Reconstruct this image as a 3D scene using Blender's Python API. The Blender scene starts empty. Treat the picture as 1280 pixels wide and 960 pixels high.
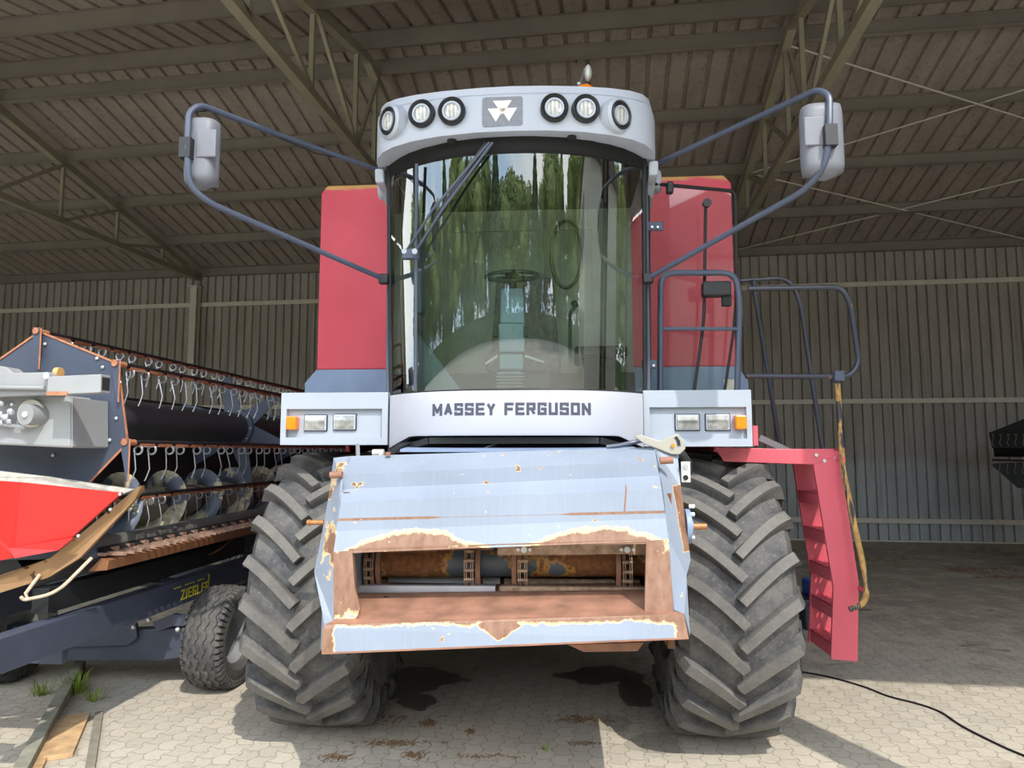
import bpy, math, random
from mathutils import Vector, Matrix
random.seed(7)
C = bpy.context.scene.collection
PI = math.pi
rad = math.radians

# ---------------------------------------------------------------- camera, sky, sun, exposure
F, TH, H = 880.0, rad(5.52), 1.75
CT, ST = math.cos(TH), math.sin(TH)
cam_d = bpy.data.cameras.new('camera'); cam = bpy.data.objects.new('camera', cam_d); C.objects.link(cam)
cam_d.sensor_width = 36; cam_d.lens = F / 1280 * 36
cam.location = (0, 0, H); cam.rotation_euler = (rad(90) + TH, 0, 0)
cam_d.clip_start = 0.05; cam_d.clip_end = 300
bpy.context.scene.camera = cam
vs = bpy.context.scene.view_settings
vs.view_transform = 'Standard'; vs.look = 'None'; vs.gamma = 1; vs.use_curve_mapping = False
vs.exposure = 0.75
SUN_STRENGTH = 2.35
SKY_STRENGTH = 2.5
sd = bpy.data.lights.new('sun', 'SUN'); sun = bpy.data.objects.new('sun', sd); C.objects.link(sun)
sd.energy = SUN_STRENGTH; sd.angle = rad(0.6); sd.color = (1.0, 0.94, 0.84)
sun_dir = Vector((-0.4 * 0.78, 0.78, -1)).normalized()
sun.rotation_euler = sun_dir.to_track_quat('-Z', 'Y').to_euler()
w = bpy.data.worlds.new('world'); bpy.context.scene.world = w; w.use_nodes = True
nt = w.node_tree; nt.nodes.clear()
wo = nt.nodes.new('ShaderNodeOutputWorld'); bg = nt.nodes.new('ShaderNodeBackground')
bg.inputs['Strength'].default_value = SKY_STRENGTH
tc = nt.nodes.new('ShaderNodeTexCoord'); nz = nt.nodes.new('ShaderNodeTexNoise')
nz.inputs['Scale'].default_value = 2.6; nz.inputs['Detail'].default_value = 5
cr = nt.nodes.new('ShaderNodeValToRGB')
cr.color_ramp.elements[0].position = 0.42; cr.color_ramp.elements[0].color = (0.50, 0.66, 0.88, 1)
cr.color_ramp.elements[1].position = 0.60; cr.color_ramp.elements[1].color = (1.0, 1.0, 1.0, 1)
nt.links.new(tc.outputs['Generated'], nz.inputs['Vector']); nt.links.new(nz.outputs['Fac'], cr.inputs['Fac'])
nt.links.new(cr.outputs['Color'], bg.inputs['Color']); nt.links.new(bg.outputs[0], wo.inputs[0])

# ---------------------------------------------------------------- materials
class MT:
    """small helper for node materials"""
    def __init__(s, name):
        s.m = bpy.data.materials.new(name); s.m.use_nodes = True
        s.t = s.m.node_tree; s.b = s.t.nodes['Principled BSDF']; s.co = None
    def n(s, t, **kw):
        x = s.t.nodes.new(t)
        for k, v in kw.items(): setattr(x, k, v)
        return x
    def l(s, a, b): s.t.links.new(a, b)
    def coord(s):
        if not s.co: s.co = s.n('ShaderNodeTexCoord').outputs['Object']
        return s.co
    def noise(s, scale, detail=4, stretch=None, rough=0.5, dist=0):
        x = s.n('ShaderNodeTexNoise'); x.inputs['Scale'].default_value = scale; x.inputs['Detail'].default_value = detail
        x.inputs['Roughness'].default_value = rough; x.inputs['Distortion'].default_value = dist
        v = s.coord()
        if stretch:
            mp = s.n('ShaderNodeMapping'); mp.inputs['Scale'].default_value = stretch; s.l(v, mp.inputs[0]); v = mp.outputs[0]
        s.l(v, x.inputs['Vector']); return x.outputs['Fac']
    def ma(s, op, a, b=None, c=None, clamp=False):
        x = s.n('ShaderNodeMath', operation=op); x.use_clamp = clamp
        for i, v in enumerate((a, b, c)):
            if v is None: continue
            if isinstance(v, (int, float)): x.inputs[i].default_value = v
            else: s.l(v, x.inputs[i])
        return x.outputs[0]
    def step(s, v, lo, hi):
        x = s.n('ShaderNodeMapRange'); x.inputs['From Min'].default_value = lo; x.inputs['From Max'].default_value = hi
        s.l(v, x.inputs['Value']); return x.outputs[0]
    def mix(s, f, a, b):
        x = s.n('ShaderNodeMix', data_type='RGBA')
        if isinstance(f, (int, float)): x.inputs[0].default_value = f
        else: s.l(f, x.inputs[0])
        for i, v in ((6, a), (7, b)):
            if isinstance(v, tuple): x.inputs[i].default_value = (*v, 1)
            else: s.l(v, x.inputs[i])
        return x.outputs[2]
    def xyz(s):
        x = s.n('ShaderNodeSeparateXYZ'); s.l(s.coord(), x.inputs[0]); return x.outputs
    def base(s, v):
        if isinstance(v, tuple): s.b.inputs['Base Color'].default_value = (*v, 1)
        else: s.l(v, s.b.inputs['Base Color'])
    def rough(s, v):
        if isinstance(v, (int, float)): s.b.inputs['Roughness'].default_value = v
        else: s.l(v, s.b.inputs['Roughness'])
    def bump(s, h, strength=0.3, dist=0.01):
        x = s.n('ShaderNodeBump'); x.inputs['Strength'].default_value = strength; x.inputs['Distance'].default_value = dist
        s.l(h, x.inputs['Height']); s.l(x.outputs[0], s.b.inputs['Normal'])

def srgb(r, g, b):
    f = lambda c: (c / 255 / 12.92) if c / 255 <= 0.04045 else ((c / 255 + 0.055) / 1.055) ** 2.4
    return (f(r), f(g), f(b))
MC = {}
def plain(name, col, rough=0.5, metal=0.0, var=0.12, scale=6, spec=0.5, bump=0.0):
    if name in MC: return MC[name]
    k = MT(name); d = tuple(c * (1 - var) for c in col); e = tuple(min(1, c * (1 + var)) for c in col)
    n = k.noise(scale, 5); k.base(k.mix(k.step(n, .3, .7), d, e))
    k.rough(rough); k.b.inputs['Metallic'].default_value = metal; k.b.inputs['Specular IOR Level'].default_value = spec
    if bump: k.bump(k.noise(scale * 8, 4), bump, .004)
    MC[name] = k.m; return k.m
RUST = srgb(150, 98, 72); RUSTD = srgb(96, 60, 44)
def worn(name, col, amount=.66, scale=5, rough=.45, rust=RUST, var=.06, stretch=None, halo=None):
    """paint with rusty chips"""
    if name in MC: return MC[name]
    k = MT(name); n = k.noise(scale, 9, stretch, rough=.62); n2 = k.noise(3, 4)
    paint = k.mix(k.step(n2, .3, .7), tuple(c * (1 - var) for c in col), tuple(min(1, c * (1 + var)) for c in col))
    rc = k.mix(k.step(k.noise(30, 5), .35, .65), rust, tuple(c * .55 for c in rust))
    m = k.step(n, amount, amount + .015)
    c = k.mix(m, paint, rc)
    if halo: c = k.mix(k.step(n, amount - .03, amount - .015), paint, halo); c = k.mix(m, c, rc)
    k.base(c); k.rough(k.ma('MULTIPLY_ADD', m, .4, rough))
    MC[name] = k.m; return k.m

BLUEPAINT = srgb(176, 196, 218)
M_white = plain('cab_plastic', srgb(176, 182, 194), .45, var=.04, scale=3)
M_whitel = plain('front_panel_paint', srgb(176, 179, 190), .35, var=.03, scale=3)
M_soffit = plain('soffit_plastic', srgb(190, 186, 180), .6, var=.05)
M_red = plain('red_paint', srgb(190, 42, 58), .5, var=.10, scale=1.6)
M_redbright = plain('red_shield_paint', srgb(196, 38, 34), .35, var=.05, scale=2)
M_redstep = worn('red_ladder_paint', srgb(196, 84, 98), .74, 4, .45)
M_black = plain('black_paint', srgb(30, 31, 34), .45, var=.2)
M_blackm = plain('black_matte', srgb(16, 16, 18), .8, var=.2)
M_dark = plain('dark_interior', srgb(34, 36, 38), .8, var=.3)
M_grey = plain('grey_metal_paint', srgb(138, 140, 142), .5, var=.08)
M_bluegrey = plain('blue_grey_tube', srgb(72, 80, 98), .4, var=.08)
M_bluebase = plain('blue_grey_panel', srgb(128, 146, 176), .5, var=.08)
M_reel = plain('reel_plate_paint', srgb(68, 76, 94), .5, var=.12, scale=4)
M_trailer = plain('trailer_paint', srgb(66, 72, 88), .5, var=.12)
M_steel = plain('bright_steel', srgb(196, 198, 204), .3, .7, var=.06)
M_zinc = plain('zinc_plate', srgb(206, 206, 198), .4, .2, var=.06)
M_chain = plain('chain_steel', srgb(168, 140, 118), .45, .3, var=.4, scale=25)
M_slat = plain('slat_steel', srgb(190, 190, 196), .35, .4, var=.12)
M_rust = plain('rusty_steel', srgb(142, 102, 82), .75, var=.3, scale=9, bump=.2)
M_rustd = plain('dark_rust', srgb(112, 72, 50), .8, var=.4, scale=12, bump=.2)
M_knife = plain('rusty_knife', srgb(140, 112, 96), .8, var=.55, scale=22, bump=.6)
M_orange = plain('amber_plastic', srgb(240, 130, 20), .25, var=.05)
M_amber = M_orange
M_mirror = plain('mirror_shell', srgb(112, 114, 122), .5, var=.08, scale=8)
M_door = plain('rubber_seal', srgb(26, 27, 30), .6)
M_truss = plain('truss_paint', srgb(148, 142, 122), .6, var=.08)
M_girt = plain('girt_paint', srgb(206, 200, 188), .6, var=.06)
M_col = plain('column_plastic', srgb(132, 154, 166), .5, var=.06)
M_seat = plain('seat_cloth', srgb(96, 88, 88), .9, var=.2, scale=30)
M_lensglass = plain('lamp_lens', srgb(220, 216, 200), .15, var=.2, scale=30)
M_reflector = plain('lamp_reflector', srgb(226, 226, 226), .18, .8, var=.15, scale=25)
M_decal = plain('decal_grey', srgb(66, 68, 84), .5, var=.06)
M_badge = plain('badge_grey', srgb(118, 120, 128), .4, var=.12, scale=40)
M_badgew = plain('badge_silver', srgb(240, 226, 214), .35, var=.03)
M_yellow = plain('yellow_decal', srgb(214, 206, 50), .5)
M_bolt = plain('bolt_zinc', srgb(210, 212, 214), .35, .5)
M_straw = plain('straw', srgb(128, 98, 66), .9, var=.4, scale=40)
M_grass = plain('weed_green', srgb(120, 140, 46), .8, var=.3, scale=30)
M_yrail = worn('worn_yellow_rail', srgb(40, 42, 50), .48, 3.5, .45, rust=srgb(186, 144, 86), stretch=(6, 6, .8))
M_railr = worn('rusty_blue_rail', srgb(50, 54, 66), .62, 4, .3, rust=srgb(176, 112, 72), stretch=(3, 3, .7))
M_cable = plain('cable_rubber', srgb(22, 22, 24), .5)

def rubber():
    k = MT('tyre_rubber'); n = k.noise(7, 6, rough=.65); n2 = k.noise(60, 3)
    c = k.mix(k.step(n, .35, .68), srgb(58, 59, 63), srgb(98, 96, 93)); c = k.mix(k.ma('MULTIPLY', k.step(n2, .55, .8), .35), c, srgb(150, 142, 128))
    s_ = k.xyz(); r2 = k.ma('SQRT', k.ma('ADD', k.ma('MULTIPLY', s_[1], s_[1]), k.ma('MULTIPLY', s_[2], s_[2])))
    c = k.mix(k.ma('MULTIPLY', k.step(r2, .845, .862), .35), c, srgb(124, 119, 112))
    k.base(c); k.rough(.75); k.bump(n2, .15, .003); return k.m
M_tyre = rubber()

def sheet(name, a, b, grad=None):
    k = MT(name); n = k.noise(1.3, 6, (3, 1, .5), rough=.6); n2 = k.noise(70, 3)
    c = k.mix(k.step(n, .3, .7), a, b); c = k.mix(k.ma('MULTIPLY', k.step(n2, .45, .75), .35), c, tuple(x * 1.5 for x in b))
    if grad:      # lower wall coloured lighter and bluer, light painted into the sheet
        z = k.xyz()[2]; f = k.step(k.ma('ADD', z, k.ma('MULTIPLY', k.noise(.8, 3), .5)), 1.7, 1.9)
        c = k.mix(f, k.mix(k.step(n, .3, .7), *grad), c)
    st = k.noise(9, 3, (5, 5, .35), rough=.5); c = k.mix(k.ma('MULTIPLY', k.step(st, .58, .72), .3), c, srgb(196, 188, 164)); c = k.mix(k.ma('MULTIPLY', k.step(k.noise(3, 4, (4, 4, .15)), .55, .75), .45), c, srgb(74, 70, 62))
    k.base(c); k.rough(.65); return k.m
M_roof = sheet('roof_sheet', srgb(136, 127, 118), srgb(158, 148, 138))
M_wall = sheet('wall_sheet', srgb(142, 136, 130), srgb(168, 162, 154), (srgb(152, 156, 156), srgb(180, 184, 184)))
M_purlin = plain('purlin_steel', srgb(132, 126, 116), .6, .2, var=.1, scale=2)

def glass(name, tint, refl=1.5, ior=1.52):
    k = MT(name); t = k.t; t.nodes.remove(k.b)
    out = t.nodes['Material Output']; tr = k.n('ShaderNodeBsdfTransparent'); tr.inputs[0].default_value = (*tint, 1)
    gl = k.n('ShaderNodeBsdfGlossy'); gl.inputs['Roughness'].default_value = .0; gl.inputs['Color'].default_value = (.95, 1, .97, 1)
    fr = k.n('ShaderNodeFresnel'); fr.inputs[0].default_value = ior
    f = k.ma('MULTIPLY', fr.outputs[0], refl, clamp=True)
    mx = k.n('ShaderNodeMixShader'); k.l(f, mx.inputs[0]); k.l(tr.outputs[0], mx.inputs[1]); k.l(gl.outputs[0], mx.inputs[2]); k.l(mx.outputs[0], out.inputs[0])
    return k.m
M_wind = glass('windscreen_glass', (.82, .92, .88), 3.4)
M_doorglass = glass('door_glass', (.92, .96, .94), .45)

# ---------------------------------------------------------------- geometry helpers
class MB:
    def __init__(s): s.v = []; s.f = []; s.sm = []
    def add(s, vs, fs, smooth=False):
        o = len(s.v); s.v += [tuple(v) for v in vs]; s.f += [tuple(i + o for i in f) for f in fs]; s.sm += [smooth] * len(fs); return s
    def box(s, x0, x1, y0, y1, z0, z1):
        return s.add([(x, y, z) for z in (z0, z1) for y in (y0, y1) for x in (x0, x1)],
                     [(0, 2, 3, 1), (4, 5, 7, 6), (0, 1, 5, 4), (2, 6, 7, 3), (0, 4, 6, 2), (1, 3, 7, 5)])
    def bar(s, p, q, a, b, up=(0, 0, 1)):
        """rectangular beam p->q, a wide (sideways), b high"""
        p = Vector(p); q = Vector(q); d = (q - p).normalized(); u = Vector(up)
        if abs(d.dot(u)) > .98: u = Vector((0, 1, 0))
        sd = d.cross(u).normalized(); u = sd.cross(d).normalized()
        vs = [e + sd * i * a / 2 + u * j * b / 2 for e in (p, q) for j in (-1, 1) for i in (-1, 1)]
        return s.add(vs, [(0, 2, 3, 1), (4, 5, 7, 6), (0, 1, 5, 4), (2, 6, 7, 3), (0, 4, 6, 2), (1, 3, 7, 5)])
    def tube(s, pts, r, n=10, close=False, cap=True):
        pts = [Vector(p) for p in pts]; N = len(pts); rs = r if isinstance(r, (list, tuple)) else [r] * N
        T = []
        for i in range(N):
            a = pts[(i - 1) % N] if (close or i > 0) else pts[i]; b = pts[(i + 1) % N] if (close or i < N - 1) else pts[i]
            T.append((b - a).normalized())
        u = T[0].orthogonal().normalized(); vs = []
        for i in range(N):
            u = (u - T[i] * u.dot(T[i])).normalized(); w_ = T[i].cross(u)
            vs += [pts[i] + (u * math.cos(2 * PI * k / n) + w_ * math.sin(2 * PI * k / n)) * rs[i] for k in range(n)]
        fs = []
        for i in range(N if close else N - 1):
            j = (i + 1) % N
            fs += [(i * n + k, i * n + (k + 1) % n, j * n + (k + 1) % n, j * n + k) for k in range(n)]
        s.add(vs, fs, True)
        if cap and not close:
            o = len(s.v) - len(vs)
            s.f += [tuple(o + k for k in range(n))[::-1], tuple(o + (N - 1) * n + k for k in range(n))]; s.sm += [False, False]
        return s
    def cyl(s, p, q, r, n=20): return s.tube([p, q], r, n)
    def cone(s, p, q, r0, r1, n=20): return s.tube([p, q], [r0, r1], n)
    def lathe(s, prof, c, axis, n=40, close=False):
        """prof: (distance along axis, radius)"""
        c = Vector(c); a = Vector(axis).normalized(); u = a.orthogonal().normalized(); w_ = a.cross(u); vs = []
        for d, r in prof:
            vs += [c + a * d + (u * math.cos(2 * PI * k / n) + w_ * math.sin(2 * PI * k / n)) * r for k in range(n)]
        m = len(prof); fs = []
        for i in range(m if close else m - 1):
            j = (i + 1) % m
            fs += [(i * n + k, i * n + (k + 1) % n, j * n + (k + 1) % n, j * n + k) for k in range(n)]
        return s.add(vs, fs, True)
    def prism(s, poly, ext):
        """poly: 3D points (planar), ext: vector"""
        e = Vector(ext); p = [Vector(v) for v in poly]; n = len(p)
        return s.add(p + [v + e for v in p], [tuple(range(n))[::-1], tuple(range(n, 2 * n))] + [(i, (i + 1) % n, n + (i + 1) % n, n + i) for i in range(n)])
    def grid(s, rows, smooth=False, closeu=False):
        n = len(rows[0]); vs = [v for r in rows for v in r]; fs = []
        for i in range(len(rows) - 1):
            for k in range(n if closeu else n - 1):
                fs.append((i * n + k, i * n + (k + 1) % n, (i + 1) * n + (k + 1) % n, (i + 1) * n + k))
        return s.add(vs, fs, smooth)
    def ball(s, c, r, n=10, sc=(1, 1, 1)):
        rows = []
        for i in range(n + 1):
            t = PI * i / n
            rows.append([(c[0] + r * sc[0] * math.sin(t) * math.cos(2 * PI * k / (2 * n)), c[1] + r * sc[1] * math.sin(t) * math.sin(2 * PI * k / (2 * n)), c[2] + r * sc[2] * math.cos(t)) for k in range(2 * n)])
        return s.grid(rows, True, True)
    def build(s, name, mat, parent=None, bevel=0, sharp=35, label=None, solid=0):
        me = bpy.data.meshes.new(name); me.from_pydata(s.v, [], s.f); me.update()
        me.polygons.foreach_set('use_smooth', [bool(x) for x in s.sm])
        if any(s.sm): me.set_sharp_from_angle(angle=rad(sharp))
        me.materials.append(mat)
        o = bpy.data.objects.new(name, me); C.objects.link(o)
        if parent: o.parent = parent
        if solid:
            m = o.modifiers.new('s', 'SOLIDIFY'); m.thickness = solid; m.offset = 0
        if bevel:
            m = o.modifiers.new('b', 'BEVEL'); m.width = bevel; m.segments = 2; m.limit_method = 'ANGLE'; m.angle_limit = rad(40)
        if label: o['label'] = label
        return o

def fillet(pts, r, n=5):
    pts = [Vector(p) for p in pts]; out = [pts[0]]
    for i in range(1, len(pts) - 1):
        a, b, c = pts[i - 1], pts[i], pts[i + 1]; u = (a - b); v = (c - b)
        rr = min(r, u.length * .49, v.length * .49); p = b + u.normalized() * rr; q = b + v.normalized() * rr
        for k in range(n + 1):
            t = k / n; out.append(p * (1 - t) ** 2 + b * 2 * t * (1 - t) + q * t * t)
    return out + [pts[-1]]

def tag(o, label=None, cat=None, group=None, kind=None):
    if label: o['label'] = label
    if cat: o['category'] = cat
    if group: o['group'] = group
    if kind: o['kind'] = kind
    return o
def thing(name, loc, yaw, label, cat, group=None):
    o = bpy.data.objects.new(name, None); C.objects.link(o); o.location = loc; o.rotation_euler = (0, 0, yaw); o.empty_display_size = .1
    return tag(o, label, cat, group)
def copy_tree(o, parent=None):
    c = o.copy(); C.objects.link(c); c.parent = parent
    for ch in o.children: copy_tree(ch, c)
    return c

class Frame:
    """upright local frame (origin on the ground, yaw); P gives the local point on plane y=yl seen at a photo position"""
    def __init__(s, x, y, yaw): s.o = (x, y, 0); s.yaw = yaw; s.c = math.cos(yaw); s.s = math.sin(yaw)
    def P(s, px, py, yl, dx=0, dz=0):
        a = (px - 640) / F; u = (480 - py) / F; d = (a, CT - u * ST, ST + u * CT)
        x0 = -s.o[0] * s.c - s.o[1] * s.s; y0 = s.o[0] * s.s - s.o[1] * s.c
        lx = d[0] * s.c + d[1] * s.s; ly = -d[0] * s.s + d[1] * s.c
        k = (yl - y0) / ly
        return Vector((x0 + k * lx + dx, yl, H + k * d[2] + dz))
    def W(s, x, y, z): return Vector((s.o[0] + x * s.c - y * s.s, s.o[1] + x * s.s + y * s.c, z))
    def T(s, X, Y, Z):
        dx, dy = X - s.o[0], Y - s.o[1]; return Vector((dx * s.c + dy * s.s, -dx * s.s + dy * s.c, Z))

# block lettering made of strokes on a 1 x 1 cell
GLY = {
 'M': [[(0, 0), (0, 1), (.5, .25), (1, 1), (1, 0)]], 'A': [[(0, 0), (.5, 1), (1, 0)], [(.2, .3), (.8, .3)]],
 'S': [[(1, .9), (1, 1), (0, 1), (0, .5), (1, .5), (1, 0), (0, 0), (0, .1)]],
 'E': [[(1, 1), (0, 1), (0, 0), (1, 0)], [(0, .5), (.9, .5)]], 'Y': [[(0, 1), (.5, .42), (1, 1)], [(.5, .45), (.5, 0)]],
 'F': [[(1, 1), (0, 1), (0, 0)], [(0, .48), (.9, .48)]], 'R': [[(0, 0), (0, 1), (1, 1), (1, .5), (0, .5)], [(.55, .5), (1, 0)]],
 'G': [[(1, .9), (1, 1), (0, 1), (0, 0), (1, 0), (1, .48), (.55, .48)]], 'U': [[(0, 1), (0, 0), (1, 0), (1, 1)]],
 'O': [[(0, 0), (0, 1), (1, 1), (1, 0), (0, 0)]], 'N': [[(0, 0), (0, 1), (1, 0), (1, 1)]],
 'Z': [[(0, 1), (1, 1), (0, 0), (1, 0)]], 'I': [[(.5, 0), (.5, 1)]], 'L': [[(0, 1), (0, 0), (1, 0)]],
}
def lettering(text, width, height, t, gap, fn, depth=.002, space=.5):
    """strokes of thickness t; fn(u, v, d) maps text plane to 3D"""
    ws = {' ': space, 'I': .35, 'M': 1.18}
    tot = sum(ws.get(c, 1) for c in text) + gap * (len(text) - 1); k = width / tot; x = 0; mb = MB()
    for ch in text:
        wch = ws.get(ch, 1) * k
        for st in GLY.get(ch, []):
            pts = [(x + t / 2 + p[0] * (wch - t), t / 2 + p[1] * (height - t)) for p in st]
            for i in range(len(pts) - 1):
                (x0, y0), (x1, y1) = pts[i], pts[i + 1]; L = math.hypot(x1 - x0, y1 - y0); dx, dy = (x1 - x0) / L, (y1 - y0) / L
                diag = abs(dx) > .05 and abs(dy) > .05
                e0 = t / 2 * (.78 if i > 0 else (0 if diag else 1)); e1 = t / 2 * (.78 if i < len(pts) - 2 else (0 if diag else 1))
                if not (0 < i or len(pts) == 2 and False): e0 = t / 2 * (.2 if diag else 1)
                if i == len(pts) - 2: e1 = t / 2 * (.2 if diag else 1)
                a = (x0 - dx * e0, y0 - dy * e0); b = (x1 + dx * e1, y1 + dy * e1); nx, ny = -dy * t / 2, dx * t / 2
                q = [(a[0] + nx, a[1] + ny), (a[0] - nx, a[1] - ny), (b[0] - nx, b[1] - ny), (b[0] + nx, b[1] + ny)]
                q = [(u, min(max(v, 0), height)) for u, v in q]
                vs = [fn(u, v, 0) for u, v in q] + [fn(u, v, depth) for u, v in q]
                mb.add(vs, [(0, 1, 2, 3), (7, 6, 5, 4), (0, 4, 5, 1), (1, 5, 6, 2), (2, 6, 7, 3), (3, 7, 4, 0)])
        x += wch + gap * k
    return mb
# ---------------------------------------------------------------- the shed
SY = rad(-8); SH = Frame(0, 13.86, SY)       # local x along the back wall, local -y towards the open front
RS, RX, EZ, SLP = 5.5, 11.8, 5.57, .239     # ridge distance, roof depth, eave height, slope
U0, U1 = -14.0, 15.2  # left end drawn in close so its wall darkens the left side
def roof_z(s): return EZ + SLP * (s if s < RS else 2 * RS - s)
def place(o): o.location = SH.o; o.rotation_euler = (0, 0, SY); return o

# paving
def paving():
    k = MT('block_paving'); co = k.coord()
    mp = k.n('ShaderNodeMapping'); mp.inputs['Rotation'].default_value = (0, 0, -SY); mp.inputs['Scale'].default_value = (1.55, 1.45, 1); k.l(co, mp.inputs[0])
    sx = k.n('ShaderNodeSeparateXYZ'); k.l(mp.outputs[0], sx.inputs[0])
    # double-T blocks: both joints zigzag
    def tri(v, period, amp):
        a = k.ma('PINGPONG', v, period / 2); a = k.ma('SUBTRACT', k.ma('DIVIDE', a, period / 2), .5)
        a = k.ma('MULTIPLY', a, 2.6); a = k.ma('MINIMUM', k.ma('MAXIMUM', a, -.5), .5); return k.ma('MULTIPLY', a, amp * 2)
    x2 = k.ma('ADD', sx.outputs[0], tri(sx.outputs[1], .20, .018)); y2 = k.ma('ADD', sx.outputs[1], tri(sx.outputs[0], .165, .008))
    cb = k.n('ShaderNodeCombineXYZ'); k.l(x2, cb.inputs[0]); k.l(y2, cb.inputs[1])
    rot = k.n('ShaderNodeMapping'); rot.inputs['Rotation'].default_value = (0, 0, PI / 2); k.l(cb.outputs[0], rot.inputs[0])
    br = k.n('ShaderNodeTexBrick'); k.l(rot.outputs[0], br.inputs['Vector'])
    br.inputs['Scale'].default_value = 1; br.inputs['Brick Width'].default_value = .20; br.inputs['Row Height'].default_value = .165
    br.inputs['Mortar Size'].default_value = .006; br.inputs['Mortar Smooth'].default_value = .4
    br.inputs['Color1'].default_value = (*srgb(186, 178, 164), 1); br.inputs['Color2'].default_value = (*srgb(172, 165, 152), 1); br.inputs['Mortar'].default_value = (*srgb(146, 136, 120), 1)
    n1 = k.noise(1.1, 5); n2 = k.noise(35, 6, rough=.7); n3 = k.noise(5.5, 8, rough=.7)
    c = k.mix(k.ma('MULTIPLY', k.step(n1, .35, .7), .30), br.outputs['Color'], srgb(196, 186, 164))
    c = k.mix(k.ma('MULTIPLY', k.step(n2, .45, .8), .4), c, srgb(128, 118, 104))
    c = k.mix(k.ma('MULTIPLY', k.step(n3, .58, .68), .35), c, srgb(110, 96, 78))
    # swept-up dirt towards the back of the shed
    back = k.step(sx.outputs[1], 6.5, 13.0)
    dirt = k.step(k.ma('ADD', k.ma('MULTIPLY', back, .22), k.noise(2.3, 8, rough=.7)), .62, .74)
    c = k.mix(k.ma('MULTIPLY', dirt, .35), c, srgb(92, 80, 66))
    # oil drips on the shaded right side
    xs = k.xyz(); dr = k.ma('MULTIPLY', k.step(k.noise(4.1, 2, (.8, 1.6, 1), dist=.4), .67, .69), k.step(xs[0], 2.2, 2.8))
    dr = k.ma('MULTIPLY', dr, k.step(xs[1], 5.6, 6.2)); c = k.mix(k.ma('MULTIPLY', dr, .6), c, srgb(58, 54, 48))
    # wet patches
    ns = k.ma('MULTIPLY', k.ma('SUBTRACT', k.noise(4.5, 5), .5), 1.5); wet = None
    for cx, cy, rx, ry, s_ in ((-.74, 5.62, .34, .30, 1), (-.98, 5.3, .2, .12, 1), (-.66, 5.15, .14, .16, 1), (.72, 5.75, .36, .22, 1), (.90, 5.35, .13, .35, 1), (.66, 4.75, .12, .16, .35), (.86, 4.45, .16, .16, .35)):
        dx = k.ma('DIVIDE', k.ma('SUBTRACT', xs[0], cx), rx); dy = k.ma('DIVIDE', k.ma('SUBTRACT', xs[1], cy), ry)
        d = k.ma('ADD', k.ma('SQRT', k.ma('ADD', k.ma('MULTIPLY', dx, dx), k.ma('MULTIPLY', dy, dy))), ns)
        m = k.ma('MULTIPLY', k.ma('SUBTRACT', 1, k.step(d, .96, 1.04)), s_); wet = m if wet is None else k.ma('MAXIMUM', wet, m)
    c = k.mix(k.ma('MULTIPLY', wet, .80), c, srgb(40, 38, 37))
    k.base(c); k.rough(k.ma('SUBTRACT', .9, k.ma('MULTIPLY', wet, .45)))
    hgt = k.ma('ADD', k.ma('MULTIPLY', br.outputs['Fac'], -1), k.ma('MULTIPLY', n2, .3)); k.bump(hgt, .6, .008)
    return k.m
MB().box(-60, 60, -60, 40, -.2, 0).build('floor', paving())['kind'] = 'structure'

def corr(u0, u1, pitch, flat, dep, ramp):
    us = []; u = u0
    while u < u1:
        us += [(u, 0), (u + flat, 0), (u + flat + ramp, dep), (u + pitch - ramp, dep)]; u += pitch
    return us + [(u, 0)]
pr = corr(U0, U1, .174, .112, .045, .010)
mb = MB(); mb.grid([[(u, d, .15) for u, d in pr], [(u, d, 5.62) for u, d in pr]])
mb.grid([[(u, d + .004, .15) for u, d in pr][::-1], [(u, d + .004, 5.62) for u, d in pr][::-1]])
o = place(mb.build('wall_back', M_wall)); o['kind'] = 'structure'
o = place(MB().box(U0, U1, -.06, .12, 0, .145).build('baseboard_back', plain('concrete', srgb(120, 112, 98), .9, var=.2))); o['kind'] = 'structure'
o = place(MB().box(U0, U1, -.05, 0.0, .145, .17).build('trim_1', M_girt)); o['kind'] = 'structure'
for nm, uu in (('wall_left_blocker', U0), ('wall_right_blocker', U1)):  # end walls out of view, added to keep daylight out of the shed
    pts = [(uu, .1, 0), (uu, .1, EZ), (uu, -RS, roof_z(RS)), (uu, -RX, roof_z(RX)), (uu, -RX, 0)]
    o = place(MB().prism(pts, (.05, 0, 0)).build(nm, M_wall)); o['kind'] = 'structure'
pr = corr(U0, U1, .262, .20, .038, .014)
mb = MB(); ys = [.35, -RS, -RX]
mb.grid([[(u, y, roof_z(-y) + .10 + d) for u, d in pr] for y in ys])
mb.grid([[(u, y, roof_z(-y) + .106 + d) for u, d in pr][::-1] for y in ys])
o = place(mb.build('ceiling', M_roof)); o['kind'] = 'structure'

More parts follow.
